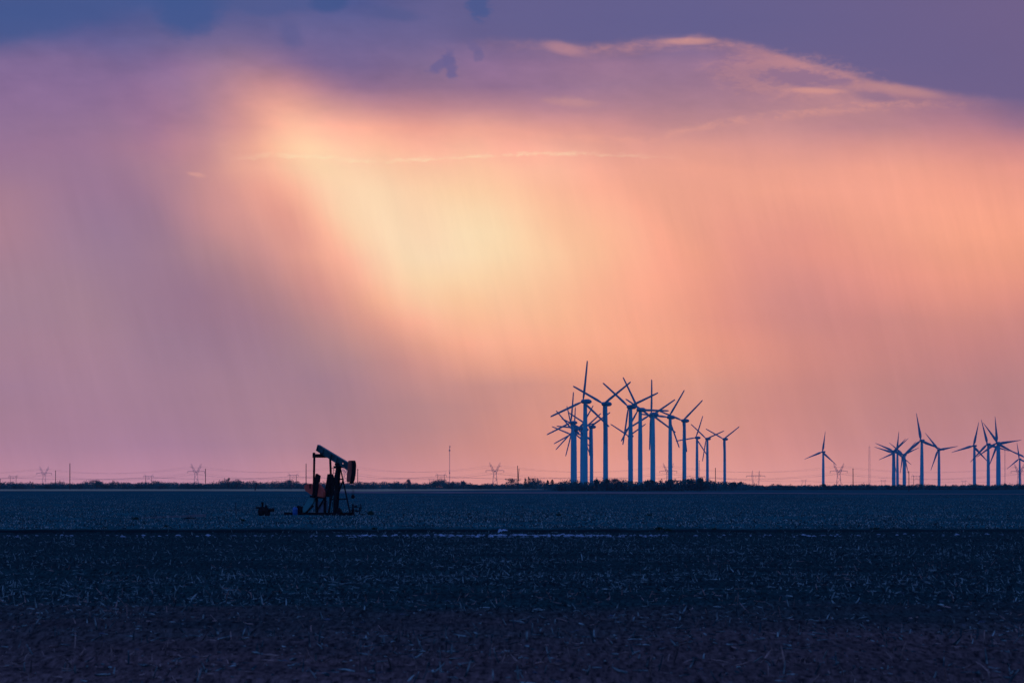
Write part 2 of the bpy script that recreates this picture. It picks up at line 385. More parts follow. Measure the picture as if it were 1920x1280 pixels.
# ------------------------------------------------------------------ helpers: meshes
class MB:
    def __init__(s): s.v = []; s.f = []
    def add(s, vs_, fs):
        o = len(s.v); s.v += [tuple(v) for v in vs_]; s.f += [tuple(i + o for i in f) for f in fs]; return s
    def box(s, c, size, M3=None):
        hx, hy, hz = (q / 2 for q in size)
        P = [Vector((x, y, z)) for x in (-hx, hx) for y in (-hy, hy) for z in (-hz, hz)]
        if M3 is not None: P = [M3 @ p for p in P]
        c = Vector(c); P = [p + c for p in P]
        return s.add(P, [(0,1,3,2),(4,6,7,5),(0,4,5,1),(2,3,7,6),(0,2,6,4),(1,5,7,3)])
    def bar(s, a, b, wd, ht=None, up=(0, 0, 1)):
        """rectangular bar between two points"""
        ht = wd if ht is None else ht
        a = Vector(a); b = Vector(b); d_ = (b - a); L = d_.length; d_.normalize()
        u = Vector(up)
        if abs(d_.dot(u)) > 0.98: u = Vector((0, 1, 0))
        sx = d_.cross(u).normalized(); sz = sx.cross(d_).normalized()
        m3 = Matrix((sx, d_, sz)).transposed()
        return s.box((a + b) / 2, (wd, L, ht), m3)
    def tube(s, a, b, r0, r1=None, n=8, caps=True):
        r1 = r0 if r1 is None else r1
        a = Vector(a); b = Vector(b); d_ = (b - a).normalized()
        u = Vector((0, 0, 1)) if abs(d_.z) < 0.9 else Vector((0, 1, 0))
        sx = d_.cross(u).normalized(); sy = d_.cross(sx).normalized()
        P = []
        for c, r in ((a, r0), (b, r1)):
            for k in range(n):
                t = 2 * math.pi * k / n
                P.append(c + sx * (r * math.cos(t)) + sy * (r * math.sin(t)))
        fs = [(k, (k + 1) % n, n + (k + 1) % n, n + k) for k in range(n)]
        if caps: fs += [tuple(range(n - 1, -1, -1)), tuple(range(n, 2 * n))]
        return s.add(P, fs)
    def prism(s, pts, t0, t1, axis='y'):
        """extrude a polygon of (s, z) points between lateral t0 and t1"""
        n = len(pts)
        P = [(p[0], t0, p[1]) for p in pts] + [(p[0], t1, p[1]) for p in pts]
        fs = [tuple(range(n)), tuple(range(2 * n - 1, n - 1, -1))] + [(k, n + k, n + (k + 1) % n, (k + 1) % n) for k in range(n)]
        return s.add(P, fs)
    def lathe(s, prof, origin, axis, n=16):
        """prof: (along, radius) pairs"""
        o = Vector(origin); ax = Vector(axis).normalized()
        u = Vector((0, 0, 1)) if abs(ax.z) < 0.9 else Vector((0, 1, 0))
        sx = ax.cross(u).normalized(); sy = ax.cross(sx).normalized()
        P = []; fs = []
        for (t, r) in prof:
            for k in range(n):
                an = 2 * math.pi * k / n
                P.append(o + ax * t + sx * (r * math.cos(an)) + sy * (r * math.sin(an)))
        for i in range(len(prof) - 1):
            for k in range(n):
                fs.append((i*n+k, i*n+(k+1) % n, (i+1)*n+(k+1) % n, (i+1)*n+k))
        fs.append(tuple(range(n - 1, -1, -1))); m_ = (len(prof) - 1) * n
        fs.append(tuple(range(m_, m_ + n)))
        return s.add(P, fs)
    def build(s, name, material, parent=None, loc=(0, 0, 0), smooth=False):
        me = bpy.data.meshes.new(name); me.from_pydata([tuple(v) for v in s.v], [], s.f); me.update()
        import bmesh
        bm = bmesh.new(); bm.from_mesh(me); bmesh.ops.recalc_face_normals(bm, faces=bm.faces); bm.to_mesh(me); bm.free()
        if smooth:
            me.polygons.foreach_set('use_smooth', [True] * len(me.polygons))
            try: me.set_sharp_from_angle(angle=R(40))
            except Exception: pass
        me.materials.append(material)
        o = bpy.data.objects.new(name, me); col.objects.link(o); o.location = loc
        if parent: o.parent = parent
        return o

def np_mesh(name, verts, faces_n, idx, material, smooth=False):
    """verts (n,3), idx flat int array, faces_n verts per face"""
    me = bpy.data.meshes.new(name)
    nf = len(idx) // faces_n
    me.vertices.add(len(verts)); me.vertices.foreach_set('co', verts.astype(np.float32).ravel())
    me.loops.add(len(idx)); me.loops.foreach_set('vertex_index', idx.astype(np.int32))
    me.polygons.add(nf); me.polygons.foreach_set('loop_start', (np.arange(nf) * faces_n).astype(np.int32))
    me.update(calc_edges=True)
    if smooth: me.polygons.foreach_set('use_smooth', np.ones(nf, bool))
    me.materials.append(material)
    o = bpy.data.objects.new(name, me); col.objects.link(o)
    return o

def tag(o, label=None, cat=None, group=None, kind=None):
    if label: o['label'] = label
    if cat: o['category'] = cat
    if group: o['group'] = group
    if kind: o['kind'] = kind
    return o
def empty(name, loc=(0, 0, 0), rz=0.0):
    o = bpy.data.objects.new(name, None); col.objects.link(o); o.location = loc; o.rotation_euler = (0, 0, rz)
    o.empty_display_size = 1.0
    return o
def copy_tree(o, parent=None):
    c = o.copy(); col.objects.link(c); c.parent = parent
    for ch in o.children: copy_tree(ch, c)
    return c

# ------------------------------------------------------------------ the ground
def fbm1(x, seed, octaves=((1.0, 1.0),)):
    r_ = np.random.default_rng(seed)
    out = np.zeros_like(x)
    for wl, a in octaves:
        tab = r_.uniform(-1, 1, 4096)
        t = x / wl; i = np.floor(t).astype(int); f = t - i; f = f * f * (3 - 2 * f)
        out += a * (tab[i % 4096] * (1 - f) + tab[(i + 1) % 4096] * f)
    return out
def fbm2(x, y, seed, octs):
    r_ = np.random.default_rng(seed)
    out = np.zeros_like(x)
    for wx, wy, a in octs:
        tab = r_.uniform(-1, 1, (256, 256))
        tx = x / wx; ty = y / wy
        i = np.floor(tx).astype(int); j = np.floor(ty).astype(int)
        fx = tx - i; fy = ty - j; fx = fx * fx * (3 - 2 * fx); fy = fy * fy * (3 - 2 * fy)
        a00 = tab[i % 256, j % 256]; a10 = tab[(i + 1) % 256, j % 256]; a01 = tab[i % 256, (j + 1) % 256]; a11 = tab[(i + 1) % 256, (j + 1) % 256]
        out += a * ((a00 * (1 - fx) + a10 * fx) * (1 - fy) + (a01 * (1 - fx) + a11 * fx) * fy)
    return out

def ground_height(x, y):
    furrow = fbm2(x, y, 11, ((9.0, 1.1, 0.035), (1.6, 0.6, 0.035), (0.22, 0.3, 0.022)))
    swell = fbm2(x, y, 12, ((60.0, 9.0, 0.10),))
    near = np.clip((430 - y) / 40, 0, 1)
    h = (furrow + swell * 0.6) * near
    # shallow ditch between the ploughed near field and the stubble beyond
    ditch = -0.22 * np.exp(-((y - 412 - x * 0.06) / 9.0) ** 2) + 0.10 * np.exp(-((y - 392 - x * 0.06) / 4.0) ** 2)
    dent = -0.13 * np.exp(-((y - 181 - fbm1(x, 5, ((14.0, 3.0),))) / 4.0) ** 2)
    h = h + ditch + dent
    mid = np.clip((y - 420) / 60, 0, 1) * np.clip((3000 - y) / 1000, 0, 1)
    h = h + mid * fbm2(x, y, 13, ((3.0, 25.0, 0.05), (40.0, 120.0, 0.10)))
    return h * np.clip((9000 - y) / 3000, 0, 1)

ys = [-400.0, -50.0, 30.0, 60.0]
y = 78.0
while y < 460: ys.append(y); y += max(0.13, y * 0.0014)
while y < 3200: ys.append(y); y *= 1.012
while y < 15600: ys.append(y); y *= 1.25
ys.append(15600.0)
ys = np.array(ys)
ncol = 420
tcol = np.linspace(-1, 1, ncol)
halfw = np.where(ys < 60, 60.0, 12 + np.abs(ys) * 0.135)
halfw = np.where(ys > 5000, np.abs(ys) * 0.4, halfw)
# fan of columns; outer columns run far to the sides
gx = tcol[None, :] * halfw[:, None]
gx[:, 0] = -15000; gx[:, -1] = 15000
gy = np.repeat(ys[:, None], ncol, 1)
gz = ground_height(gx, gy)
gz[:, 0] = 0; gz[:, -1] = 0
nr = len(ys)
vv = np.stack([gx, gy, gz], -1).reshape(-1, 3)
ii, jj = np.meshgrid(np.arange(nr - 1), np.arange(ncol - 1), indexing='ij')
a = (ii * ncol + jj).ravel()
idx = np.stack([a, a + 1, a + ncol + 1, a + ncol], 1).ravel()

gm = bpy.data.materials.new('field_soil'); gm.use_nodes = True
_N, _LK = N, LK
N = gm.node_tree.nodes; LK = gm.node_tree.links.new
bs = N['Principled BSDF']; bs.inputs['Roughness'].default_value = 0.95
bs.inputs['Specular IOR Level'].default_value = 0.0
geo = N.new('ShaderNodeNewGeometry'); s_ = N.new('ShaderNodeSeparateXYZ'); LK(geo.outputs['Position'], s_.inputs[0])
GX, GY, GZ = s_.outputs
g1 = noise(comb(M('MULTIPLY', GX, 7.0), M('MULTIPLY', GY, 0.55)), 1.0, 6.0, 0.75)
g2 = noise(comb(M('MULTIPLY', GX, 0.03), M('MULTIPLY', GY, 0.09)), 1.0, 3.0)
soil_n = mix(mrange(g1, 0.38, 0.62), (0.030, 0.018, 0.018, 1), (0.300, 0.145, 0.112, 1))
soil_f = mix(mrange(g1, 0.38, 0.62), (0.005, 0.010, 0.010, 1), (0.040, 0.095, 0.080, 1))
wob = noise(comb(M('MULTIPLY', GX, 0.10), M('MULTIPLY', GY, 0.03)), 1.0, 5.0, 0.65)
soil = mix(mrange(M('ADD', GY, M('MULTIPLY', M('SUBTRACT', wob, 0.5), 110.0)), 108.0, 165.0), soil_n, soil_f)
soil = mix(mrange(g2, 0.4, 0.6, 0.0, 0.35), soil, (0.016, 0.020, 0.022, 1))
gmn = noise(comb(M('MULTIPLY', GX, 5.0), M('MULTIPLY', GY, 0.10)), 1.0, 5.0, 0.75)
far_c = mix(mrange(gmn, 0.38, 0.62), (0.008, 0.045, 0.048, 1), (0.050, 0.220, 0.190, 1))
far_c2 = mix(mrange(noise(comb(M('MULTIPLY', GX, 0.02), M('MULTIPLY', GY, 0.010)), 1.0, 4.0), 0.4, 0.6), (0.010, 0.075, 0.070, 1), (0.018, 0.120, 0.112, 1))
patch = noise(comb(M('MULTIPLY', GX, 0.16), M('MULTIPLY', GY, 0.012)), 1.0, 5.0, 0.7)
far_c = mix(mrange(patch, 0.35, 0.65, 0.0, 0.7), far_c, (0.014, 0.050, 0.048, 1))
far_c = mix(mrange(GY, 1000.0, 1600.0), far_c, far_c2)
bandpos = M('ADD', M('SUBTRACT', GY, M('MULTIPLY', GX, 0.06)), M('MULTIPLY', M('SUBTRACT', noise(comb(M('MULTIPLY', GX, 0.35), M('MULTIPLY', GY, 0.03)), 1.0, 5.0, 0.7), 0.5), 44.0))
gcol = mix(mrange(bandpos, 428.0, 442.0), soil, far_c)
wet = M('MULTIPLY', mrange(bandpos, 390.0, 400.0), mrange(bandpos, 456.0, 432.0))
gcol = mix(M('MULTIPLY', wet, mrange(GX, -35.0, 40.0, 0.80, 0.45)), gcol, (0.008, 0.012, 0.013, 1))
LK(gcol, bs.inputs['Base Color'])
bp = N.new('ShaderNodeBump'); bp.inputs['Strength'].default_value = 0.7; bp.inputs['Distance'].default_value = 0.04
LK(noise(comb(M('MULTIPLY', GX, 6.0), M('MULTIPLY', GY, 3.0)), 1.0, 5.0, 0.7), bp.inputs['Height']); LK(bp.outputs[0], bs.inputs['Normal'])
N, LK = _N, _LK
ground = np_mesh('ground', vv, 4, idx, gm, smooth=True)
tag(ground, kind='structure')

# distant strips of dry grass between the fields
def strip(name, pts, material, z):
    """pts: (px, near row, far row)"""
    V_ = []; Fc = []
    for px, yn, yf in pts:
        for yy in (yn, yf):
            D = CAMZ * F / (yy - HOR)
            V_.append((xcol(px, D), D, z))
    for k in range(len(pts) - 1): Fc.append((2*k, 2*k+2, 2*k+3, 2*k+1))
    mb = MB(); mb.add(V_, Fc); o = mb.build(name, material); tag(o, kind='structure'); return o
MT['strip'] = mat('dry_grass_pale', (0.65, 0.40, 0.20), 0.9, 0.25, 0.03, stretch=(1, 0.08, 1))
MT['strip2'] = mat('dry_grass_mauve', (0.26, 0.17, 0.15), 0.9, 0.3, 0.04, stretch=(1, 0.1, 1))
strip('dry_grass_strip', [(-300,920.6,917),(60,920.4,917),(400,920.4,916.8),(700,921.2,916.5),(860,919.5,916.6),(1000,918.0,916.8),(1300,917.6,917.0)], MT['strip'], 0.18)
strip('grass_verge', [(600,924.2,921.6),(900,925.0,922.0),(1200,926.0,922.6),(1420,925.6,923.6),(1700,926.6,925.4),(2150,927.4,926.4)], MT['strip2'], 0.14)

# ------------------------------------------------------------------ stubble and residue (nobody could count it)
def gh(x, y): return ground_height(np.asarray(x, float), np.asarray(y, float))

MT['straw'] = mat('dry_stalks', (0.08, 0.06, 0.05), 0.8, 0.3, 2.5, color2=(0.80, 0.42, 0.30), ramp=(0.42, 0.66))
MT['straw_far'] = mat('field_stubble', (0.010, 0.040, 0.038), 0.85, 0.3, 4.0, color2=(0.70, 0.66, 0.50), ramp=(0.46, 0.66))
def stalks(name, n, D0, D1, power, lmin, lmax, rad, stand, material, clump=0.0, seed=3, fade=None):
    g = np.random.default_rng(seed)
    u = g.random(n)
    # density falls with distance: inverse-power sampling of y
    if power == 1: yy = 1 / (1 / D0 + u * (1 / D1 - 1 / D0))
    else: yy = D0 * (D1 / D0) ** u
    xx = (g.random(n) * 2 - 1) * (8 + yy * 0.105)
    if clump:
        cx = fbm2(xx, yy, seed + 50, ((1.2, 2.0, 0.6), (3.5, 5.0, 0.8), (14.0, 16.0, 0.8)))
        keep = g.random(n) < np.clip(0.35 + cx * clump, 0.05, 1)
        xx = xx[keep]; yy = yy[keep]; n = len(xx)
    if fade:
        t = np.clip((yy + fbm2(xx, yy, seed + 70, ((6.0, 9.0, 1.0), (25.0, 20.0, 1.0))) * 18 - fade[0]) / (fade[1] - fade[0]), 0, 1)
        keep = g.random(n) < 0.10 + 0.90 * t * t * (3 - 2 * t)
        xx = xx[keep]; yy = yy[keep]; n = len(xx)
    L = lmin + (lmax - lmin) * g.random(n) ** 2.2
    th = g.uniform(0, 2 * math.pi, n)
    up = np.where(g.random(n) < stand, g.uniform(0.5, 1.4, n), np.abs(g.normal(0, 0.15, n)))
    bend = g.normal(0, 0.16, n)
    zz = gh(xx, yy) + g.uniform(-0.01, 0.02, n)
    P0 = np.stack([xx, yy, zz], 1)
    dirv = np.stack([np.cos(th) * np.cos(up), np.sin(th) * np.cos(up), np.sin(up)], 1)
    up2 = np.clip(up + bend, 0.0, 1.5)
    th2 = th + g.normal(0, 0.2, n)
    dir2 = np.stack([np.cos(th2) * np.cos(up2), np.sin(th2) * np.cos(up2), np.sin(up2)], 1)
    P1 = P0 + dirv * (L * 0.55)[:, None]; P2 = P1 + dir2 * (L * 0.45)[:, None]
    r0 = rad * g.uniform(0.6, 1.5, n)
    sx = np.cross(dirv, np.array([0.0, 0.3, 1.0])); sx /= np.linalg.norm(sx, axis=1)[:, None] + 1e-9
    sy = np.cross(dirv, sx)
    rings = []
    for P, k in ((P0, 1.0), (P1, 0.9), (P2, 0.45)):
        for an in (0, 2.094, 4.189):
            rings.append(P + (sx * math.cos(an) + sy * math.sin(an)) * (r0 * k)[:, None])
    Vt = np.stack(rings, 1).reshape(-1, 3)
    quads = []
    for rI in (0, 3):
        for k in range(3):
            quads.append([rI + k, rI + (k + 1) % 3, rI + 3 + (k + 1) % 3, rI + 3 + k])
    q = np.array(quads)
    ix = (np.arange(n)[:, None, None] * 9 + q[None]).ravel()
    o = np_mesh(name, Vt, 4, ix, material)
    return tag(o, kind='stuff')
MT['straw_mid'] = mat('broken_straw', (0.03, 0.06, 0.06), 0.8, 0.3, 3.0, color2=(0.60, 0.64, 0.50), ramp=(0.46, 0.72))
tag(stalks('stubble', 13000, 84, 260, 1, 0.04, 0.40, 0.013, 0.35, MT['straw'], 0.7, 3),
    'dry broken crop stalks littering the nearest strip of ploughed field', 'stubble')
tag(stalks('straw_litter', 130000, 84, 402, 0, 0.04, 0.34, 0.018, 0.32, MT['straw_mid'], 0.6, 4, (120, 200)),
    'short bits of straw lying over the ploughed field up to the ditch', 'stubble')
tag(stalks('field_residue', 190000, 446, 2400, 0, 0.06, 0.30, 0.040, 0.75, MT['straw_far'], 0.5, 9),
    'short pale residue standing over the flat field around the pumpjack', 'stubble')

# pale litter on the near bank of the ditch
def lumps(name, spots, material, smin, smax, seed):
    g = np.random.default_rng(seed); mb = MB()
    for (x, yv, k) in spots:
        s0 = g.uniform(smin, smax) * k
        z = float(gh([x], [yv])[0])
        pts = []
        for i in range(7):
            an = i / 7 * 6.283; rr = s0 * g.uniform(0.6, 1.1) * (1.7 if abs(math.cos(an)) > .6 else .9)
            pts.append((x + math.cos(an) * rr, yv + math.sin(an) * rr * 0.8, z - 0.01))
        top = [(x + g.normal(0, s0 * 0.25) + math.cos(i / 4 * 6.283) * s0 * 0.45, yv + math.sin(i / 4 * 6.283) * s0 * 0.4, z + s0 * g.uniform(0.3, 0.6)) for i in range(4)]
        mb.add(pts + top, [(0,1,7),(1,2,8,7),(2,3,8),(3,4,9,8),(4,5,9),(5,6,10,9),(6,0,10),(0,7,10),(7,8,9,10)])
    return tag(mb.build(name, material), kind='stuff')
sp_l = []
g = np.random.default_rng(21)
for _ in range(900):
    px = g.choice([g.uniform(0, 640), g.uniform(640, 950), g.uniform(930, 1120), g.uniform(940, 1250), g.uniform(1250, 1900)], p=[.10, .27, .28, .26, .09])
    px = px + 10 * math.sin(px * 0.31)
    D = g.choice([g.normal(383, 1.0), g.normal(376, 1.0)], p=[.7, .3]) + xcol(px, 380) * 0.06
    sp_l.append((xcol(px, D), D, 1.0 if g.random() < 0.8 else 1.7))
tag(lumps('pale_litter', sp_l, MT['pale'], 0.03, 0.095, 5), 'pale stones and litter scattered along the far edge of the ploughed field', 'litter')
sp_s = []
for _ in range(420):
    D = 84 * (390 / 84) ** g.random(); sp_s.append((g.uniform(-1, 1) * (4 + D * 0.1), D, 1.0))
MT['clod'] = mat('soil_clods', (0.05, 0.045, 0.047), 0.95, 0.4, 0.8, color2=(0.16, 0.15, 0.17))
tag(lumps('soil_clods', sp_s, MT['clod'], 0.02, 0.07, 6), 'small clods and stones on the dark ploughed near field', 'clods')

# ------------------------------------------------------------------ small field plants and the pale grass patch
def tuft(name, px, py, w_, h_, n, material, label, cat, group=None, lean=0.9):
    D = CAMZ * F / (py - HOR)
    o_ = (xcol(px, D), D, float(gh([xcol(px, D)], [D])[0]))
    mpp = D / F
    W, H = w_ * mpp, h_ * mpp
    mb = MB()
    for k in range(n):
        x0 = max(-.3, min(.3, random.gauss(0, 0.14))) * W; y0 = max(-.25, min(.25, random.gauss(0, 0.10))) * W
        an = random.uniform(0, 6.283); hh = H * random.uniform(0.45, 1.0) * (1 - min(0.7, abs(x0) / W))
        dx = x0 * 1.6 + random.gauss(0, 0.12) * W; dy = random.gauss(0, 0.12) * W
        b_ = Vector((x0, y0, -0.03)); t_ = Vector((x0 + dx * 0.5, y0 + dy, hh)); m_ = (b_ + t_) / 2 + Vector((0, 0, hh * 0.15))
        ww = max(0.03, H * 0.10); s1 = Vector((math.cos(an), math.sin(an), 0)) * ww
        mb.add([b_ - s1 * .5, b_ + s1 * .5, m_ + s1, t_, m_ - s1], [(0,1,2,4),(4,2,3)])
    o = mb.build(name, material, None, o_)
    return tag(o, label, cat, group)
plants = [(255,973,14,6,'small dark weed clump on the open field left of the pale grass patch'),
          (312,988,16,6,'dark weed clump near the ditch below the pale grass patch'),
          (198,990,9,4,'small dark weed near the ditch at the far left'),
          (695,966,14,10,'green upright weed just right of the pumpjack wellhead'),
          (702,992,12,5,'green weed near the ditch below and right of the pumpjack'),
          (1048,967,12,6,'dark weed on the field below the left end of the turbine cluster'),
          (1216,968,18,4,'flat dark weed on the field below the tallest turbines'),
          (1236,993,22,8,'bushy dark weed at the ditch right of the white scrap'),
          (1253,994,16,5,'lower dark weed beside the bushy one at the ditch'),
          (1340,992,10,4,'small dark weed at the ditch below the right end of the turbine cluster'),
          (1640,992,24,5,'broad low dark weed near the ditch towards the right'),
          (456,976,10,6,'green weed between the thin post and the dark valve stack'),
          (880,964,10,3,'tiny dark weed on the field right of the pumpjack')]
for k, (px, py, w_, h_, lb) in enumerate(plants):
    tuft('weed', px, py, w_, h_, 60, MT['leaf2'], lb, 'weed', 'weeds dotted over the field')
# tan dry grass patch
mb = MB(); g = np.random.default_rng(4)
D0 = CAMZ * F / (966.5 - HOR)
for k in range(1500):
    t = g.random() ** 0.6; px = 258 + 128 * t; py = 969.5 - 3.2 * t + g.normal(0, 0.6)
    D = CAMZ * F / (py - HOR); x = xcol(px, D); z = float(gh([x], [D])[0])
    hh = g.uniform(0.05, 0.17) * (0.4 + 0.6 * t); wd = 0.05
    mb.add([(x - wd, D, z - .03), (x + wd, D, z - .03), (x + g.normal(0, .05), D + g.normal(0, .05), z + hh)], [(0, 1, 2)])
MT['tan'] = mat('tan_dry_grass', (0.20, 0.15, 0.13), 0.9, 0.25, 0.5, color2=(0.32, 0.25, 0.22))
tag(mb.build('dry_grass', MT['tan']), 'streak of tan dry grass on the open field left of the pumpjack', 'grass', kind='stuff')

# ------------------------------------------------------------------ tree line
PROFILE = [(-150,905),(0,905),(40,904),(60,903.5),(75,906),(110,904.5),(140,904.5),(165,902.5),(180,900.5),(192,902),(205,903),(240,904),(290,902),(310,903.5),
 (340,903),(370,904),(400,903),(425,900),(450,900.5),(480,902),(500,904),(520,902.5),(545,900.5),(556,901),(562,905),(580,904),(640,904.5),(700,904.5),(735,904),(765,903.5),(790,905.5),
 (810,903),(822,899.5),(832,901),(850,904),(868,904),(885,904.5),(900,907),(940,907),(955,906),(985,906),(997,902),(1020,903),(1040,905),(1060,903),(1080,901.5),(1100,905),(1120,902),
 (1135,900),(1150,901),(1165,900),(1180,903),(1200,905),(1215,901),(1240,901),(1260,903.5),(1270,901.5),(1290,899.5),(1300,898.5),(1315,897.5),(1330,900),(1345,904),(1360,907),(1375,905),
 (1390,905),(1410,908.5),(1440,910.5),(1455,909),(1480,909),(1500,910),(1515,909.5),(1530,911),(1545,908.5),(1580,908.5),(1620,907.5),(1650,909),(1680,909),(1700,910),(1720,908),(1740,908),
 (1765,909.5),(1800,909),(1830,908),(1850,909.5),(1880,908.5),(1920,908),(2080,908)]
prx = np.array([p[0] for p in PROFILE], float); pry = np.array([p[1] for p in PROFILE], float)
def tree_D(px):
    return np.interp(px, [-200, 1010, 1050, 1330, 1420, 2100], [5900, 5900, 4000, 4000, 5000, 5300])
def leaf_cloud(centres, radii, per, size, seed, flat=0.8):
    """leaf clumps (random quads) filling ellipsoids"""
    g = np.random.default_rng(seed)
    n = len(centres); Np = n * per
    d_ = g.normal(size=(Np, 3)); d_ /= np.linalg.norm(d_, axis=1)[:, None]
    rr = g.random(Np) ** 0.45
    rr *= 1 + 0.22 * g.normal(size=Np) * (g.random(Np) < 0.4)
    C = np.repeat(centres, per, 0); Rr = np.repeat(radii, per, 0)
    P = C + d_ * rr[:, None] * Rr
    P[:, 2] = np.maximum(P[:, 2], 0.05)
    s_ = size * g.uniform(0.5, 1.25, Np)
    a_ = g.normal(size=(Np, 3)); a_ /= np.linalg.norm(a_, axis=1)[:, None]
    b_ = np.cross(a_, g.normal(size=(Np, 3))); b_ /= np.linalg.norm(b_, axis=1)[:, None]
    a_ *= s_[:, None] * 0.5; b_ *= s_[:, None] * 0.5 * flat
    Vt = np.stack([P - a_ - b_ * 0.4, P + a_ * 0.3 - b_, P + a_ + b_ * 0.5, P - a_ * 0.4 + b_], 1).reshape(-1, 3)
    return Vt, np.arange(Np * 4)
C_ = []; Rd = []
g = np.random.default_rng(31)
px = -150.0
while px < 2080:
    D = float(tree_D(px)) + g.uniform(-60, 120)
    bump = fbm1(np.array([px + 400.0]), 61, ((6.0, 1.7), (17.0, 1.8), (45.0, 1.0)))[0] * (1.0 if px < 1400 else 0.55)
    top = CAMZ + (HOR - (np.interp(px, prx, pry) - 0.4 - (2.0 if 1045 < px < 1370 else 0.0) + bump + g.normal(0, 0.7))) * D / F
    top = max(top, 1.2)
    hw = g.uniform(1.6, 3.4)
    C_.append((xcol(px, D), D, top * 0.5)); Rd.append((hw, hw, top * 0.5))
    px += g.uniform(1.2, 3.0) * 5900 / D * 0.8
for k in range(800):   # a low skirt that closes the base
    px = g.uniform(-150, 2080); D = float(tree_D(px)) - 60
    tz = (CAMZ + (HOR - np.interp(px, prx, pry)) * D / F) * 0.36
    C_.append((xcol(px, D), D, tz)); Rd.append((7.0, 3.0, tz * 1.15))
Vt, ix = leaf_cloud(np.array(C_), np.array(Rd), 120, 0.9, 8)
tl = np_mesh('tree_line', Vt, 4, ix, MT['leaf'])
tag(tl, 'long low dark wood along the horizon behind the fields', 'wood', kind='stuff')

def tree(px, top, wpx, kind, label, name='tree'):
    """an individual tree standing out of the wood; top = photo row of its top, wpx = crown width in photo px"""
    D = float(tree_D(px)) - 90
    root = empty(name, (xcol(px, D), D, 0.0))
    tag(root, label, 'tree', 'single trees rising out of the horizon wood')
    H = CAMZ + (HOR - top) * D / F; W = wpx * 1.35 * D / F
    g = np.random.default_rng(int(px * 7))
    mb = MB(); mb.tube((0, 0, -0.1), (0.1, 0, H * 0.45), 0.28, 0.18, 6); forks = []
    nb = 6
    cs = []; rs = []
    for k in range(nb):
        an = k / nb * 6.283 + g.uniform(-.4, .4); rr = W * 0.5 * g.uniform(0.35, 0.8)
        if kind == 'spire': rr *= 0.4
        zt = H * g.uniform(0.55, 0.88)
        tip = (math.cos(an) * rr, math.sin(an) * rr, zt)
        mb.tube((0.05, 0, H * g.uniform(0.2, 0.42)), tip, 0.14, 0.05, 5)
        cs.append(tip); rs.append((W * 0.20, W * 0.20, H * 0.13))
    cs.append((0, 0, H * 0.86)); rs.append((W * 0.24, W * 0.24, H * 0.15))
    if kind == 'open':
        for k in range(6): cs.append((g.uniform(-.4, .4) * W, g.uniform(-.2, .2) * W, H * g.uniform(0.35, 0.85))); rs.append((W * .15, W * .15, H * .12))
    if kind == 'round':
        for k in range(7): cs.append((g.uniform(-.33, .33) * W, g.uniform(-.2, .2) * W, H * g.uniform(0.45, 0.78))); rs.append((W * .19, W * .19, H * .13))
    if kind == 'spire':
        cs = [(g.normal(0, .05) * W, 0, H * t) for t in (0.3, 0.45, 0.6, 0.74, 0.86, 0.95)]; rs = [(W * q, W * q, H * 0.12) for q in (.75, .68, .55, .40, .26, .12)]
    mb.build('trunk', MT['bark'], root)
    Vt, ix = leaf_cloud(np.array(cs), np.array(rs), 70, 0.7, int(px))
    o = np_mesh('crown', Vt, 4, ix, MT['leaf2'] if kind == 'spire' else MT['leaf']); o.parent = root
    return root
tree(182, 899.0, 20, 'round', 'low rounded tree in the left wood, right of the tall pole')
tree(429, 896.0, 10, 'spire', 'narrow tree with a pointed top in the wood left of the pumpjack')
tree(444, 898.0, 16, 'round', 'rounded tree just right of the narrow pointed one, left of the pumpjack')
tree(547, 898.5, 22, 'round', 'rounded tree under the small power pylon left of the pumpjack')
tree(767, 897.5, 7, 'open', 'thin wispy tree between the pumpjack and the guyed mast')
tree(824, 898.0, 22, 'round', 'domed tree below the small pylon, left of the guyed mast')
tree(849, 901.0, 6, 'open', 'tiny open tree just right of the guyed mast')
tree(869, 900.5, 9, 'round', 'small round-topped tree right of the guyed mast')
tree(960, 895.5, 22, 'open', 'open-crowned tree left of the pair of leaning poles')
tree(985, 896.5, 6, 'spire', 'slim pointed tree just right of the leaning poles')
tree(992, 894.5, 8, 'spire', 'second slim pointed tree right of the leaning poles')
tree(1004, 894.5, 20, 'round', 'broad tree right of the leaning poles, tallest there')
tree(1027, 900.5, 7, 'spire', 'short pointed tree halfway between the broad tree and the first turbines')
tree(1036, 899.5, 9, 'spire', 'pointed tree just left of the leftmost turbine towers')
tree(1119, 896.5, 8, 'open', 'ragged tree right of the thick pair of turbine towers')
tree(1137, 896.0, 14, 'open', 'ragged open tree at the foot of the turbine with its rotor like a V')
tree(1156, 897.0, 18, 'round', 'domed dark tree between the turbine clusters')
tree(1218, 898.5, 16, 'open', 'ragged tree at the foot of the turbine with the upright blade')
tree(1257, 897.5, 18, 'round', 'rounded tree at the foot of the sixth tower from the left')
tree(1296, 897.0, 12, 'open', 'open tree just right of the turbine with the lone blade raised to the right')
tree(1314, 894.5, 12, 'open', 'highest spiky tree on the hump of wood under the turbines')
tree(1375, 903.0, 12, 'round', 'low rounded tree right of the last turbine of the main cluster')
tree(1388, 902.5, 6, 'open', 'small ragged tree a little right of the main turbine cluster')
tree(1545, 906.5, 6, 'open', 'tiny tree at the foot of the lone turbine')
tree(1885, 906.0, 8, 'round', 'small round tree below the thin mast near the right edge')

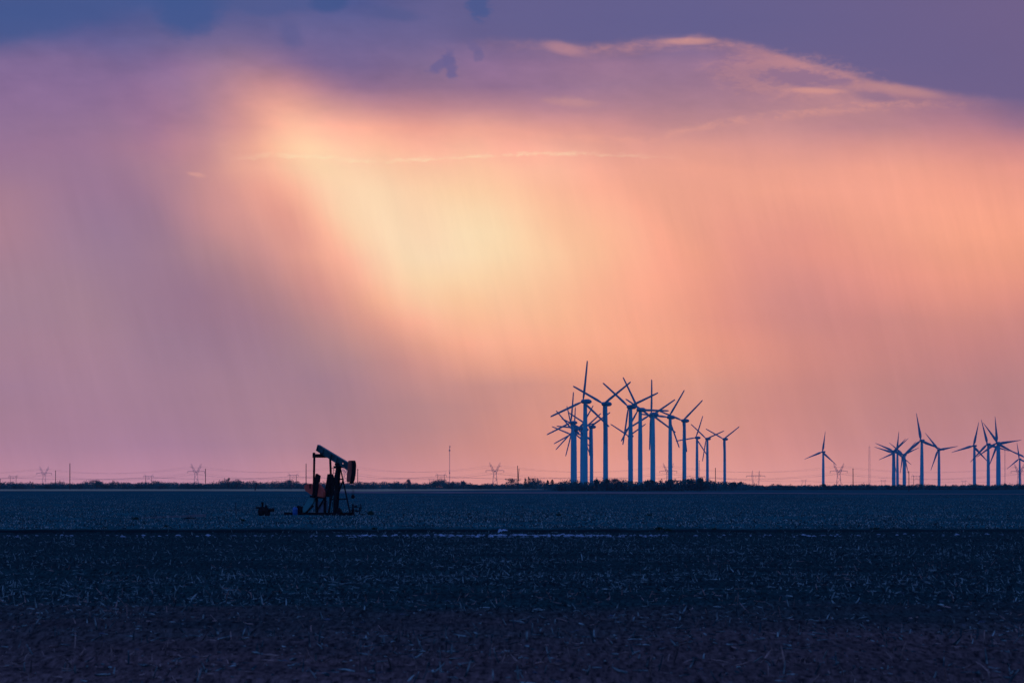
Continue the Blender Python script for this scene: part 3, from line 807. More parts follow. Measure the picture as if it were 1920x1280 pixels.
# ------------------------------------------------------------------ wind turbines
def blade_mb(Rr, style):
    """a blade pointing up (+Z) from the hub in the rotor plane (x sideways, y along the rotor axis)"""
    st_ = []
    if style == 'A': prof = [(0.0,1.2,1.2),(.05,1.2,1.1),(.12,1.8,.8),(.22,2.25,.6),(.45,2.0,.45),(.75,1.75,.34),(.93,1.5,.26),(.985,1.2,.2),(1.0,.5,.1)]
    else: prof = [(0.0,1.7,1.7),(.05,1.9,1.5),(.14,3.6,1.1),(.22,4.0,.8),(.4,3.1,.56),(.62,2.1,.4),(.82,1.3,.26),(.95,.8,.16),(1.0,.25,.06)]
    mb = MB(); n = 8; P = []; fs = []
    for i, (t, c, th) in enumerate(prof):
        tw = R(12 * (1 - t))
        for k in range(n):
            an = 2 * math.pi * k / n
            x = c * 0.5 * math.cos(an) + (c - prof[0][1]) * 0.12; yy = th * 0.5 * math.sin(an)
            P.append((x * math.cos(tw) - yy * math.sin(tw), x * math.sin(tw) + yy * math.cos(tw) - 0.03 * Rr * t * t, t * Rr))
    for i in range(len(prof) - 1):
        for k in range(n): fs.append((i*n+k, i*n+(k+1) % n, (i+1)*n+(k+1) % n, (i+1)*n+k))
    fs.append(tuple(range(n - 1, -1, -1))); m_ = (len(prof) - 1) * n; fs.append(tuple(range(m_, m_ + n)))
    return mb.add(P, fs)
def make_turbine(style):
    """local frame: rotor axis along -Y (rotor on the -Y side), turned later by the yaw"""
    H, Rr = (75.0, 34.8) if style == 'A' else (65.0, 38.0)
    root = empty('wind_turbine')
    rb, rt = (2.25, 1.6) if style == 'A' else (2.6, 1.7)
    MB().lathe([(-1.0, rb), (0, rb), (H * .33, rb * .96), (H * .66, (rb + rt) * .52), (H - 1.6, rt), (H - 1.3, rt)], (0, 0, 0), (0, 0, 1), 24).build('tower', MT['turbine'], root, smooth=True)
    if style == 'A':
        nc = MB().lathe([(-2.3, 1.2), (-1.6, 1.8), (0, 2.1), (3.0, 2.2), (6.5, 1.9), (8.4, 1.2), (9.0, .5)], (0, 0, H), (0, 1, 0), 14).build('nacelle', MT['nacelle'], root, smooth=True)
    else:
        mbn = MB(); mbn.prism([(-2.0, -1.4), (-2.0, 1.2), (0, 1.7), (5.0, 1.6), (6.0, .9), (6.0, -1.0), (4.5, -1.6)], -1.5, 1.5)
        mbn.v = [(v[1], v[0], v[2] + H) for v in mbn.v]
        nc = mbn.build('nacelle', MT['nacelle'], root)
    MB().lathe([(-.14, .12), (.25, .16), (.4, .05)], (0.6, 4.4, H + 2.1), (0, 0, 1), 8).build('beacon', MT['lamp_red'], nc)
    oh = -3.5
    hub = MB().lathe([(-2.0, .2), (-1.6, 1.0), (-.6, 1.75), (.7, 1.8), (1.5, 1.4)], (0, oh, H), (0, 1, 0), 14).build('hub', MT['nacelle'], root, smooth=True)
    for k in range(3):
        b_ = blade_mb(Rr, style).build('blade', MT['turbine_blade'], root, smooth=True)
        b_.location = (0, oh, H); b_['k'] = k
    return root, H, Rr
protos = {s: make_turbine(s) for s in 'AB'}
used = {'A': False, 'B': False}
YAW = {'A': 34.0, 'B': 29.0}
def turbine(style, hx, hy, th, label, dy=0.0, group='wind turbines in the main cluster', scale=1.0):
    proto, H, Rr = protos[style]
    D = (H * scale - CAMZ) * F / (HOR - hy)
    if used[style]: o = copy_tree(proto)
    else: o = proto; used[style] = True
    yaw = R(YAW[style] + dy)
    # rotor axis points left and towards the camera: tower stands right of the hub
    o.scale = (scale,) * 3
    o.location = (xcol(hx, D) + 3.5 * scale * math.sin(yaw), D + 3.5 * scale * math.cos(yaw), 0)
    o.rotation_euler = (0, 0, -yaw)
    k = 0
    for ch in o.children:
        if ch.name.startswith('blade'):
            ch.rotation_euler = (0, R(th + 120 * k), 0); k += 1
    tag(o, label, 'wind turbine', group)
    return o
A = [
 (1093,752.4,8.5,'tallest wind turbine, one blade nearly upright, in the left clump of the main cluster'),
 (1131.3,757,57,'wind turbine with a rotor like a wide V, right of the thick left clump'),
 (1178.4,762.5,69,'front wind turbine of the middle clump with blades spread left and right'),
 (1196.6,768,-28,'wind turbine of the middle clump with one blade level to the right'),
 (1221,776.3,2,'thick-towered wind turbine with one blade straight up, centre of the main cluster'),
 (1219.8,780.0,61,'wind turbine hidden behind the one with the blade straight up'),
 (1253.2,782,36,'wind turbine with a blade leaning up right, second from the right of the tall ones'),
 (1279.9,788.5,50,'rightmost of the tall wind turbines, one blade raised to the upper right'),
 (1304.5,820.3,22,'leftmost of the three shorter wind turbines at the right of the main cluster'),
 (1324,822.3,70,'middle one of the three shorter wind turbines at the right of the main cluster'),
 (1356.4,822.9,57,'rightmost wind turbine of the main cluster, rotor like a letter V'),
 (1070.3,792,7,'leftmost nearer wind turbine, blade nearly upright above the thick left tower'),
 (1106,800,60,'wind turbine whose thin tower stands just right of the tallest one'),
 (1088,803,35,'distant wind turbine behind the tallest one, a blade leaning right behind it'),
 (1093,805,54,'distant wind turbine behind the tallest tower, blades spread wide'),
 (1072,815,50,'lowest wind turbine of the left clump, a blade pointing straight left'),
 (1073,806,76,'distant wind turbine of the left clump with a blade to the upper left'),
 (1076,811,5,'distant wind turbine of the left clump with a short upright blade right of the tower'),
 (1073,809,-13,'distant wind turbine of the left clump with a short upright blade left of the tower'),
 (1178.5,817.3,60,'small distant wind turbine half hidden behind the front tower of the middle clump'),
]
for hx, hy, th, lb in A: turbine('A', hx, hy, th, lb)
GB = 'wind turbines at the right of the view'
B = [
 (1541.9,846.9,10,'lone wind turbine standing apart between the two groups'),
 (1674.8,845.6,53,'leftmost wind turbine of the right group with its rotor like a letter V'),
 (1681,847,8,'wind turbine with an upright blade just right of the leftmost tower of the right group'),
 (1673,848.5,47,'wind turbine behind the leftmost tower of the right group, blade almost level left'),
 (1693,852,69,'squat-looking wind turbine third from the left of the right group'),
 (1695,853,45,'wind turbine directly behind the third tower from the left of the right group'),
 (1726.3,825.6,-9,'tall wind turbine of the right group with one blade nearly upright'),
 (1758.8,843,81,'wind turbine right of the tall one, its blades low over the treeline'),
 (1825,835.6,15,'wind turbine with a blade leaning up right, left of the right-edge group'),
 (1851,832.5,-14,'wind turbine with a blade leaning up left, just left of the double tower'),
 (1868.8,830,-3,'front wind turbine of the double tower near the right edge, blade upright'),
 (1871,831,83,'wind turbine behind the double tower near the right edge, blade level to the right'),
 (1910.6,860,-7,'small distant wind turbine in front of the pylon at the right edge'),
 (1921,857,175,'wind turbine cut by the right edge of the view'),
]
for hx, hy, th, lb in B: turbine('B', hx, hy, th, lb, group=GB)

# ------------------------------------------------------------------ transmission pylons
def lattice(mb, a0, b0, a1, b1, n, r):
    """two chords with zigzag between"""
    a0, b0, a1, b1 = map(Vector, (a0, b0, a1, b1))
    mb.tube(a0, a1, r, r * .8, 4); mb.tube(b0, b1, r, r * .8, 4)
    for k in range(n):
        t0, t1 = k / n, (k + 1) / n
        p = a0.lerp(a1, t0); q = b0.lerp(b1, t1)
        if k % 2: p = b0.lerp(b1, t0); q = a0.lerp(a1, t1)
        mb.tube(p, q, r * .6, r * .6, 4)
def make_pylon():
    root = empty('power_pylon')
    r = 0.17; Hw = 21.0; Hc = 25.0; Ht = 36.0
    mb = MB()
    for sy in (-1, 1):
        lattice(mb, (-3.7, sy * 3.7, -.3), (3.7, sy * 3.7, -.3), (-1.9, sy * 1.2, Hw), (1.9, sy * 1.2, Hw), 5, r)
    for sx in (-1, 1):
        lattice(mb, (sx * 3.7, -3.7, -.3), (sx * 3.7, 3.7, -.3), (sx * 1.9, -1.2, Hw), (sx * 1.9, 1.2, Hw), 5, r * .7)
    mb.build('body', MT['galv'], root)
    mb = MB()
    for sx in (-1, 1):
        for sy in (-1, 1):
            lattice(mb, (sx * 1.9, sy * 1.2, Hw), (sx * .3, sy * 1.0, Hw + 2), (sx * 7.2, sy * .3, Ht - 3), (sx * 5.4, sy * .3, Ht - 3), 5, r)
            mb.tube((sx * 7.2, sy * .3, Ht - 3), (sx * 7.4, 0, Ht), r, r * .7, 4)
            mb.tube((sx * 5.4, sy * .3, Ht - 3), (sx * 7.4, 0, Ht), r, r * .7, 4)
    mb.build('horn', MT['galv'], root)
    mb = MB()
    for sx in (-1, 1):
        for sy in (-1, 1):
            lattice(mb, (0, sy * 1.0, Hc - 1.2), (0, sy * 1.0, Hc + 1.2), (sx * 12.5, 0, Hc), (sx * 12.5, 0, Hc + .1), 6, r * .8)
            mb.tube((sx * 2.5, sy * .6, Ht - 5.2), (sx * 9.8, 0, Ht - 4.2), r, r * .6, 4) if False else None
            mb.tube((sx * 5.0, sy * .3, Ht - 5.4), (sx * 10.0, 0, Ht - 4.6), r, r * .6, 4)
    mb.build('crossarm', MT['galv'], root)
    for x in (-12.3, 0.0, 12.3):
        MB().lathe([(0, .1), (-.4, .28), (-2.6, .28), (-3.0, .08)], (x, 0, Hc - (0.05 if x else 1.0)), (0, 0, 1), 6).build('insulator', MT['wire'], root)
    return root
def make_hframe():
    root = empty('power_pylon'); r = .3
    for sx in (-1, 1):
        MB().tube((sx * 4.4, 0, -.3), (sx * 4.4, 0, 18.6), .34, .24, 6).build('pole', MT['pole'], root)
        MB().tube((sx * 4.4, 0, 18.3), (sx * 6.6, 0, 21.0), .22, .12, 5).build('horn', MT['galv'], root)
    MB().bar((-7.4, 0, 18.0), (7.4, 0, 18.0), .35, .4).build('crossarm', MT['galv'], root)
    MB().tube((-4.4, .3, 11.0), (4.4, .3, 17.6), .10, .10, 4).tube((4.4, -.3, 11.0), (-4.4, -.3, 17.6), .10, .10, 4).build('brace', MT['galv'], root)
    for x in (-7.0, 0.0, 7.0):
        MB().lathe([(0, .08), (-.3, .2), (-1.6, .2), (-1.9, .06)], (x, 0, 17.85), (0, 0, 1), 6).build('insulator', MT['wire'], root)
    return root
def make_portal():
    """two lattice masts joined by one crossarm, each mast narrow at its foot"""
    root = empty('power_pylon'); r = .17
    for sx in (-1, 1):
        mb = MB()
        for sy in (-1, 1):
            lattice(mb, (sx * 3.9, sy * .3, -.3), (sx * 4.2, sy * .3, -.3), (sx * 4.4, sy * .9, 19.5), (sx * 6.6, sy * .9, 19.5), 7, r)
            lattice(mb, (sx * 4.4, sy * .9, 19.5), (sx * 6.6, sy * .9, 19.5), (sx * 5.4, 0, 28), (sx * 5.6, 0, 28), 4, r)
        mb.build('mast', MT['galv'], root)
    mb = MB()
    for sy in (-1, 1):
        for sx in (-1, 1): lattice(mb, (0, sy * .8, 19.0), (0, sy * .8, 20.6), (sx * 15, 0, 19.6), (sx * 15, 0, 19.9), 9, r)
    mb.build('crossarm', MT['galv'], root)
    MB().tube((-4.2, 0, 12), (0, 0, 3), .1, .1, 4).tube((4.2, 0, 12), (0, 0, 3), .1, .1, 4).build('brace', MT['wire'], root)
    for x in (-14.6, 0.0, 14.6):
        MB().lathe([(0, .1), (-.4, .26), (-2.2, .26), (-2.5, .08)], (x, 0, 19.45 if x else 18.9), (0, 0, 1), 6).build('insulator', MT['wire'], root)
    return root
def place(proto, first, px, top, Htop, label, rz=0.0, group=None, cat='pylon'):
    D = (Htop - CAMZ) * F / (HOR - top)
    o = proto if first else copy_tree(proto)
    o.location = (xcol(px, D), D, 0); o.rotation_euler = (0, 0, rz)
    tag(o, label, cat, group)
    return D
GP = 'large transmission pylons along the horizon'
py0 = make_pylon(); lineA = []
for k, (px, top, lb) in enumerate([
   (83, 874, 'large forked lattice pylon nearest the left edge'),
   (368, 869, 'large forked lattice pylon between the left pole pair and the pumpjack'),
   (928, 866.5, 'large forked lattice pylon between the guyed mast and the leaning poles'),
   (1253, 868, 'large forked lattice pylon half hidden behind a turbine tower of the main cluster'),
   (1572.5, 868, 'large forked lattice pylon just right of the lone turbine'),
   (1911, 869, 'large forked lattice pylon at the right edge behind a small turbine')]):
    D = place(py0, k == 0, px, top, 36.0, lb, 0.12, GP); lineA.append((px, D))
hf = make_hframe(); lineB = []
for k, (px, top, lb) in enumerate([
   (25, 889, 'small H-shaped pylon at the left edge'),
   (279, 888, 'small H-shaped pylon in the gap between the two left forked pylons'),
   (550, 886, 'small H-shaped pylon just left of the pumpjack'),
   (827, 886, 'small H-shaped pylon left of the guyed mast'),
   (1507, 898, 'tiny H-shaped pylon left of the lone turbine'),
   (1656, 898, 'tiny H-shaped pylon left of the right turbine group'),
   (1807, 899, 'tiny H-shaped pylon in the middle of the right turbine group'),
   (809, 896, 'tiny faint H-shaped pylon beside the domed tree left of the guyed mast')]):
    D = place(hf, k == 0, px, top, 21.0, lb, 0.0, 'small H-frame pylons along the horizon'); lineB.append((px, D))
place(hf, False, 1718.5, 888, 21.0, 'wider H-shaped pylon between the dark pole and the tall turbine at the right', 0.0, 'small H-frame pylons along the horizon')
D = place(make_portal(), True, 1417, 882, 28.0, 'twin-masted lattice pylon with one long crossarm right of the main turbine cluster')
lineC = (1417, D)

# conductors
def catenary(mb, a, b, sag, r, n=12):
    a = Vector(a); b = Vector(b); P = []
    for k in range(n + 1):
        t = k / n; p = a.lerp(b, t); p.z -= sag * 4 * t * (1 - t); P.append(p)
    for k in range(n): mb.tube(P[k], P[k + 1], r, r, 3, caps=False)
def power_line(name, ends_, heights, offs, sag, r, label):
    root = empty(name, (0, 0, 0)); tag(root, label, 'power line')
    for hz, ox in zip(heights, offs):
        mb = MB()
        for (p0, d0), (p1, d1) in zip(ends_[:-1], ends_[1:]):
            catenary(mb, (xcol(p0, d0) + ox, d0, hz), (xcol(p1, d1) + ox, d1, hz), sag, r)
        mb.build('wire', MT['wire'], root)
    return root
DA = lineA[0][1]
LA = [(-260, DA)] + lineA[:2] + [(648, (lineA[1][1] + lineA[2][1]) / 2)] + lineA[2:] + [(2230, lineA[-1][1])]
power_line('power_line', LA, (22.0, 21.0, 22.0, 31.4, 31.4), (-12.3, 0.0, 12.3, -9.8, 9.8), 8.5, 0.075, 'long sagging wires strung between the large forked pylons')
LB = [(-250, lineB[0][1])] + lineB[:4] + [(1110, lineB[3][1]), (1300, lineB[3][1]), (1507, lineB[4][1]), (1656, lineB[5][1]), (1807, lineB[6][1]), (2050, lineB[6][1])]
power_line('power_line', LB, (16.0, 16.0, 16.0), (-7.0, 0.0, 7.0), 3.0, 0.065, 'lower sagging wires strung between the small H-shaped pylons')
# crossing under the forked line near the pumpjack the hidden pylon of the large line stands behind it
o = copy_tree(py0); dm = (lineA[1][1] + lineA[2][1]) / 2; o.location = (xcol(648, dm), dm, 0)
tag(o, 'large forked lattice pylon standing behind the pumpjack', 'pylon', GP)

# ------------------------------------------------------------------ wooden poles
def pole(px, top, base, wpx, label, lean=0.0, name='utility_pole', bits=None):
    """pole with a slim cap and steel collar, foot on the ground"""
    D = CAMZ * F / (base - HOR)
    H = CAMZ + (HOR - top) * D / F; r_ = wpx * D / F * 0.5
    root = empty(name, (xcol(px, D), D, 0)); tag(root, label, 'pole')
    dx = lean * D / F
    MB().tube((0, 0, -.3), (dx, 0, H - .3), r_, r_ * .8, 8).build('shaft', MT['pole'], root)
    MB().tube((dx, 0, H - .3), (dx, 0, H), r_ * .9, r_ * .5, 8).build('cap', MT['rust_dark'], root)
    if bits == 'arm':
        MB().bar((dx - 2.2 * r_ * 2, 0, H - .7), (dx + .2, 0, H - .5), r_ * .9).build('bracket', MT['rust_dark'], root)
    if bits == 'cross':
        MB().bar((dx - 1.1, 0, H - 1.6), (dx + 1.1, 0, H - 1.6), .22).build('crossarm', MT['pole'], root)
    return root
pole(131.3, 868, 917.5, 1.7, 'tall dark pole, the taller of two at the far left')
pole(104.5, 881.5, 917.0, 1.3, 'shorter thin pole left of the tall one at the far left')
pole(385.5, 878, 917.0, 1.5, 'dark pole just right of the second forked pylon')
pole(574, 868.5, 917.2, 1.7, 'tall pole rising behind the field just left of the pumpjack')
pole(670.8, 878, 917.2, 1.4, 'pole just right of the pumpjack horse head', bits='cross')
pole(971.5, 872.5, 917.5, 1.6, 'taller upright one of the two crowded poles left of the main turbine cluster', lean=-1.0)
pole(970.8, 878, 917.6, 1.3, 'shorter leaning one of the two crowded poles left of the main turbine cluster', lean=2.4)
pole(1280.5, 882, 919.5, 1.2, 'dark pole in front of the rightmost tall tower of the main cluster')
pole(1341.3, 876.5, 919.5, 1.5, 'dark pole standing between the last two turbines of the main cluster')
pole(1599.3, 877.5, 918.0, 1.6, 'dark pole right of the forked pylon and the lone turbine')
pole(1704, 882.5, 921.0, 1.5, 'dark pole with a small bracket at its top in the right turbine group', bits='arm')
pole(478, 905, 919.6, 2.2, 'short dark leaning post in the pale strip left of the pumpjack', lean=3.5, name='fence_post')
pole(443.3, 940.5, 967.5, 1.4, 'thin dark post standing in the open field left of the valve stack', lean=-0.8, name='fence_post')
pole(0.5, 897, 917.2, 1.8, 'thin pole cut by the left edge of the view')

# ------------------------------------------------------------------ masts
def mast(px, top, label, hw=0.9, dishes=(), hz=60.0, guys=True, name='radio_mast', r=0.085):
    D = (hz - CAMZ) * F / (HOR - top)
    root = empty(name, (xcol(px, D), D, 0)); tag(root, label, 'mast')
    mb = MB(); pts = [(math.cos(t) * hw, math.sin(t) * hw) for t in (0.3, 2.39, 4.49)]
    for (x, yv) in pts: mb.tube((x, yv, -.3), (x * .55, yv * .55, hz - 3), r, r, 4)
    nz = 22
    for k in range(nz):
        z0 = (hz - 3) * k / nz; z1 = (hz - 3) * (k + 1) / nz; f0 = 1 - .45 * k / nz; f1 = 1 - .45 * (k + 1) / nz
        for j in range(3):
            p = pts[j]; q = pts[(j + 1) % 3]
            if k % 2: p, q = q, p
            mb.tube((p[0] * f0, p[1] * f0, z0), (q[0] * f1, q[1] * f1, z1), r * .55, r * .55, 3)
    mb.build('lattice', MT['galv'], root)
    MB().tube((0, 0, hz - 3.2), (0, 0, hz), .14, .06, 5).tube((-hw*.6, 0, hz - 3.05), (hw*.6, 0, hz - 3.05), .1, .1, 4).build('antenna', MT['galv'], root)
    for (row, dia, dx) in dishes:
        z = CAMZ + (HOR - row) * D / F
        MB().lathe([(-.45, dia * .2), (-.2, dia * .42), (.1, dia * .5), (.35, dia * .5)], (dx, -.8, z), (0, -1, 0), 12).tube((dx, -.8, z), (0, 0, z), .14, .14, 5).build('dish', MT['galv'], root)
    if guys:
        for an in (0.5, 2.6, 4.7):
            MB().tube((0, 0, hz * .72), (math.cos(an) * hz * .5, math.sin(an) * hz * .5, 0), .025, .025, 3, caps=False).build('guy_wire', MT['wire'], root)
    return root
mast(843, 833.5, 'slim radio mast with small dishes near its top, between pumpjack and turbines', .7, ((837, 1.9, .5), (844, 2.3, 0), (886, 1.7, 0)), 60.0, False)
mast(1630, 833.5, 'plain lattice mast wide at its foot, left of the right turbine group', 2.1, (), 62.0, False)
mast(1884, 836.5, 'hair-thin lattice mast near the right edge, behind the double turbine tower', .7, (), 62.0, False)
mast(1311, 863, 'short thin mast with a small head behind the shorter turbines of the main cluster', .55, ((864, 1.3, .2),), 40.0, False)

# ------------------------------------------------------------------ the pumpjack
PD = 648.0
PA = R(42)          # how far the head end is turned towards the camera
PX, PB = 585.0 / 8 + 560.0, 1165.0 / 8 + 820.0
pj = empty('pumpjack', (xcol(PX, PD), PD, float(gh([xcol(PX, PD)], [PD])[0])), -PA)
tag(pj, 'rusty oil pumpjack with blue-grey walking beam and red-orange counterweight in the open field', 'pumpjack')
UM = PD / F / 8.0    # metres per zoom unit (1/8 photo px)
GROUND = 1165.0
def S(zx, t=0.0):    # forward coordinate that shows at zoom column zx for lateral offset t (t>0 = far side)
    return ((zx - 585.0) * UM - t * math.sin(PA)) / math.cos(PA)
def Zz(zy): return (GROUND - zy) * UM
def Pt(zx, zy, t=0.0): return (S(zx, t), t, Zz(zy))

# skid base
mb = MB()
for t in (-.75, .75):
    mb.bar((S(70, 0) - 2.4, t, .16), (S(760, 0), t, .16), .22, .32)
for s0 in np.linspace(S(70, 0) - 2.2, S(760, 0) - .1, 8): mb.bar((s0, -.85, .12), (s0, .85, .12), .18, .2)
mb.build('skid', MT['rust_dark'], pj)
# samson post
apex = Pt(600, 455)
def leg(foot, w_): return MB().bar(foot, (apex[0] + (foot[0] - apex[0]) * .06, foot[1] * .25, apex[2] + .05), w_, w_ * .8)
fz = .3
feet = {}
feet['nf'] = (S(540, -.85), -.85, fz); feet['nb'] = (S(450, -.85), -.85, fz)
feet['fb'] = (S(572, .85), .85, fz); feet['ff'] = (S(772, .85), .85, fz)
for k, ft in feet.items():
    leg(ft, .17 if k in ('nb', 'ff') else .26).build('post_leg', MT['rust_dark'], pj)
def lerp(a, b, t): return tuple(a[i] * (1 - t) + b[i] * t for i in range(3))
ends = {k: (apex[0] + (ft[0] - apex[0]) * .06, ft[1] * .25, apex[2] + .05) for k, ft in feet.items()}
mb = MB()
for tt in (.30, .74):
    mb.bar(lerp(feet['ff'], ends['ff'], tt), lerp(feet['fb'], ends['fb'], tt), .10, .14)
    mb.bar(lerp(feet['nf'], ends['nf'], tt), lerp(feet['nb'], ends['nb'], tt), .10, .12)
    mb.bar(lerp(feet['nf'], ends['nf'], tt), lerp(feet['fb'], ends['fb'], tt), .10, .12)
mb.bar(lerp(feet['ff'], ends['ff'], .72), lerp(feet['fb'], ends['fb'], .40), .10, .13)
mb.build('post_brace', MT['rust_dark'], pj)
# ladder up the rear of the post
mb = MB(); l0 = (feet['nb'][0] - .45, -.25, .3); l1 = (apex[0] - .55, -.2, apex[2] - .1)
for dt in (0, .38):
    mb.tube((l0[0], l0[1] + dt, l0[2]), (l1[0], l1[1] + dt, l1[2] + .25), .028, .028, 5)
for k in range(16):
    c = lerp(l0, l1, (k + .5) / 16); mb.tube((c[0], c[1], c[2]), (c[0], c[1] + .38, c[2]), .016, .016, 4)
mb.build('ladder', MT['rust_dark'], pj)
# platform and bearing
mb = MB(); mb.box((apex[0], 0, apex[2] + .12), (.85, .8, .22)); mb.box((apex[0], 0, apex[2] + .32), (.42, .62, .3)); mb.tube((apex[0], -.5, apex[2] + .42), (apex[0], .5, apex[2] + .42), .15, .15, 12)
mb.bar((apex[0] - .9, -.2, apex[2] - .02), (apex[0] - .2, -.2, apex[2] - .02), .3, .05)
mb.build('saddle_bearing', MT['rust_dark'], pj)
# walking beam: wide flange section, top edge (290,105)-(755,380), bottom edge (265,190)-(740,480)
bt0 = Vector(Pt(290, 105)); bt1 = Vector(Pt(765, 385)); bb0 = Vector(Pt(266, 193)); bb1 = Vector(Pt(742, 484))
mb = MB(); wt = .06
def slab(p0, p1, q1, q0, t0, t1):
    mb.add([(p.x, t0, p.z) for p in (p0, p1, q1, q0)] + [(p.x, t1, p.z) for p in (p0, p1, q1, q0)], [(0,1,2,3),(7,6,5,4),(0,4,5,1),(1,5,6,2),(2,6,7,3),(3,7,4,0)])
ax_ = (bt1 - bt0).normalized(); nrm = Vector((-ax_.z, 0, ax_.x))
if nrm.z < 0: nrm = -nrm
th = .05
# web in two runs either side of a round lightening hole
hc = Vector(Pt(666, 388)); hr = .095
def web():
    P0, P1 = bb0 + nrm * th, bb1 + nrm * th; Q0, Q1 = bt0 - nrm * th, bt1 - nrm * th
    s_h = (hc - P0).dot(ax_); Lx = (P1 - P0).dot(ax_)
    a_ = P0 + ax_ * (s_h - .22); b_ = P0 + ax_ * (s_h + .22)
    a2 = Q0 + ax_ * ((a_ - Q0).dot(ax_)); b2 = Q0 + ax_ * ((b_ - Q0).dot(ax_))
    slab(P0, a_, a2, Q0, -wt / 2, wt / 2); slab(b_, P1, Q1, b2, -wt / 2, wt / 2)
    # ring of faces round the hole
    n = 16; outer = []; inner = []
    quad = [a_, b_, b2, a2]
    cx = Vector((hc.x, 0, hc.z))
    for k in range(n):
        an = 2 * math.pi * k / n; dr = ax_ * math.cos(an) + nrm * math.sin(an)
        inner.append(cx + dr * hr)
        best = 9
        for i in range(4):
            p, q = quad[i], quad[(i + 1) % 4]; e = q - p; nn = Vector((-e.z, 0, e.x))
            dn = dr.dot(nn)
            if abs(dn) > 1e-6:
                tt = (p - cx).dot(nn) / dn
                if tt > 1e-4: best = min(best, tt)
        outer.append(cx + dr * best)
    for t0 in (-wt / 2, wt / 2):
        pts = [(p.x, t0, p.z) for p in outer + inner]
        mb.add(pts, [(k, (k + 1) % n, n + (k + 1) % n, n + k) for k in range(n)])
    pts = [(p.x, -wt / 2, p.z) for p in inner] + [(p.x, wt / 2, p.z) for p in inner]
    mb.add(pts, [(k, (k + 1) % n, n + (k + 1) % n, n + k) for k in range(n)])
web()
fl = .20
slab(bt0 - nrm * th, bt1 - nrm * th, bt1, bt0, -fl, fl); slab(bb0, bb1, bb1 + nrm * th, bb0 + nrm * th, -fl, fl)
slab(bb0, bb0 + ax_ * .05, bt0 + ax_ * .05, bt0, -fl, fl)
for sfr in (.18, .44, .63): # stiffener plates
    p = bb0.lerp(bb1, sfr); q = p + nrm * (bt0 - bb0).dot(nrm)
    slab(p + nrm * th, p + ax_ * .04 + nrm * th, q + ax_ * .04 - nrm * th, q - nrm * th, -fl + .01, fl - .01)
mb.build('walking_beam', MT['beam'], pj)
# horse head: side plates and curved front
out = [(748,352),(762,343),(800,343),(800,500),(787,600),(770,668),(736,668),(724,650),(726,590),(738,485)]
o2 = [(S(zx, -.3), Zz(zy)) for zx, zy in out]
tH = .30
hh = MB()
hh.prism(o2, -tH, -tH + .03); hh.prism(o2, tH - .03, tH)
hd = hh.build('horse_head', MT['head_side'], pj)
arc = [(800,343),(812,380),(815,420),(812,480),(808,540),(800,595),(787,650),(770,690)]
mb = MB(); a3 = [(S(zx, -.3), Zz(zy)) for zx, zy in arc]
Pv = []
for (s0, z0) in a3:
    Pv += [(s0, -tH - .02, z0), (s0, tH + .02, z0), (s0 - .06, tH + .02, z0), (s0 - .06, -tH - .02, z0)]
fs = []
for k in range(len(a3) - 1):
    for j in range(4): fs.append((4*k+j, 4*k+(j+1) % 4, 4*k+4+(j+1) % 4, 4*k+4+j))
fs += [(3,2,1,0), tuple(4 * (len(a3) - 1) + j for j in range(4))]
mb.add(Pv, fs); mb.build('face_plate', MT['rust_dark'], hd)
# tail bearing and equalizer, pitman arms
eqL, eqR = Pt(232, 262, -1.28), Pt(462, 285, 1.28)
es = (S(232, -1.28) + S(462, 1.28)) / 2
ez = Zz(272)
mb = MB(); mb.bar((es, -1.45, ez), (es, 1.45, ez), .30, .42); mb.box((es, -1.36, ez + .12), (.22, .2, .5)); mb.box((es, 1.30, ez + .04), (.22, .2, .42))
mb.build('equalizer', MT['rust_dark'], pj)
p = bb0.lerp(bb1, max(0.02, min(.5, (es - bb0.x) / (bb1.x - bb0.x))))
mb = MB(); mb.box((es, 0, (ez + p.z) / 2 + .05), (.45, .34, abs(p.z - ez) + .1)); mb.tube((es, -.3, p.z - .12), (es, .3, p.z - .12), .14, .14, 10)
mb.build('tail_bearing', MT['rust_dark'], pj)
CZ = Zz(830)
GS = S(330, 0.0)              # gearbox shaft forward coordinate
pin_n = (S(222, -1.28), -1.28, Zz(860)); pin_f = (S(484, 1.28), 1.28, Zz(850))
for (a_, b_) in (((es, -1.3, ez - .1), pin_n), ((es, 1.3, ez - .1), pin_f)):
    MB().bar(a_, b_, .17, .19).tube((b_[0], b_[1] - .14, b_[2]), (b_[0], b_[1] + .14, b_[2]), .16, .16, 10).build('pitman_arm', MT['rust_dark'], pj)
# cranks with counterweights
def poly(mb, pts, t0, t1):  # zoom polygon at lateral (t0+t1)/2
    tm = (t0 + t1) / 2
    mb.prism([(S(zx, tm), Zz(zy)) for zx, zy in pts], t0, t1)
cw = MB(); poly(cw, [(88,745),(96,712),(125,695),(165,690),(205,692),(300,690),(325,715),(362,760),(383,805),(384,860),(375,892),(300,880),(250,872),(205,858),(180,850),(150,820),(108,795)], -1.10, -.72)
wn = cw.build('counterweight', MT['red'], pj); wn['label'] = 'faded red-orange counterweight plate'
mb = MB(); poly(mb, [(255,545),(275,538),(328,572),(318,650),(300,690),(270,880),(205,870),(222,690),(240,640)], -1.20, -1.11); poly(mb, [(158,690),(172,690),(172,760),(158,760)], -1.15, -1.102)
mb.tube((GS, -1.22, CZ), (GS, -.5, CZ), .17, .17, 12)
mb.build('crank', MT['rust_dark'], pj)
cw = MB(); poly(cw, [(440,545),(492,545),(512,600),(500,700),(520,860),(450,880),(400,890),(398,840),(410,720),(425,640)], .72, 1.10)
o = cw.build('counterweight', MT['rust_dark'], pj); o['label'] = 'dark far-side counterweight'
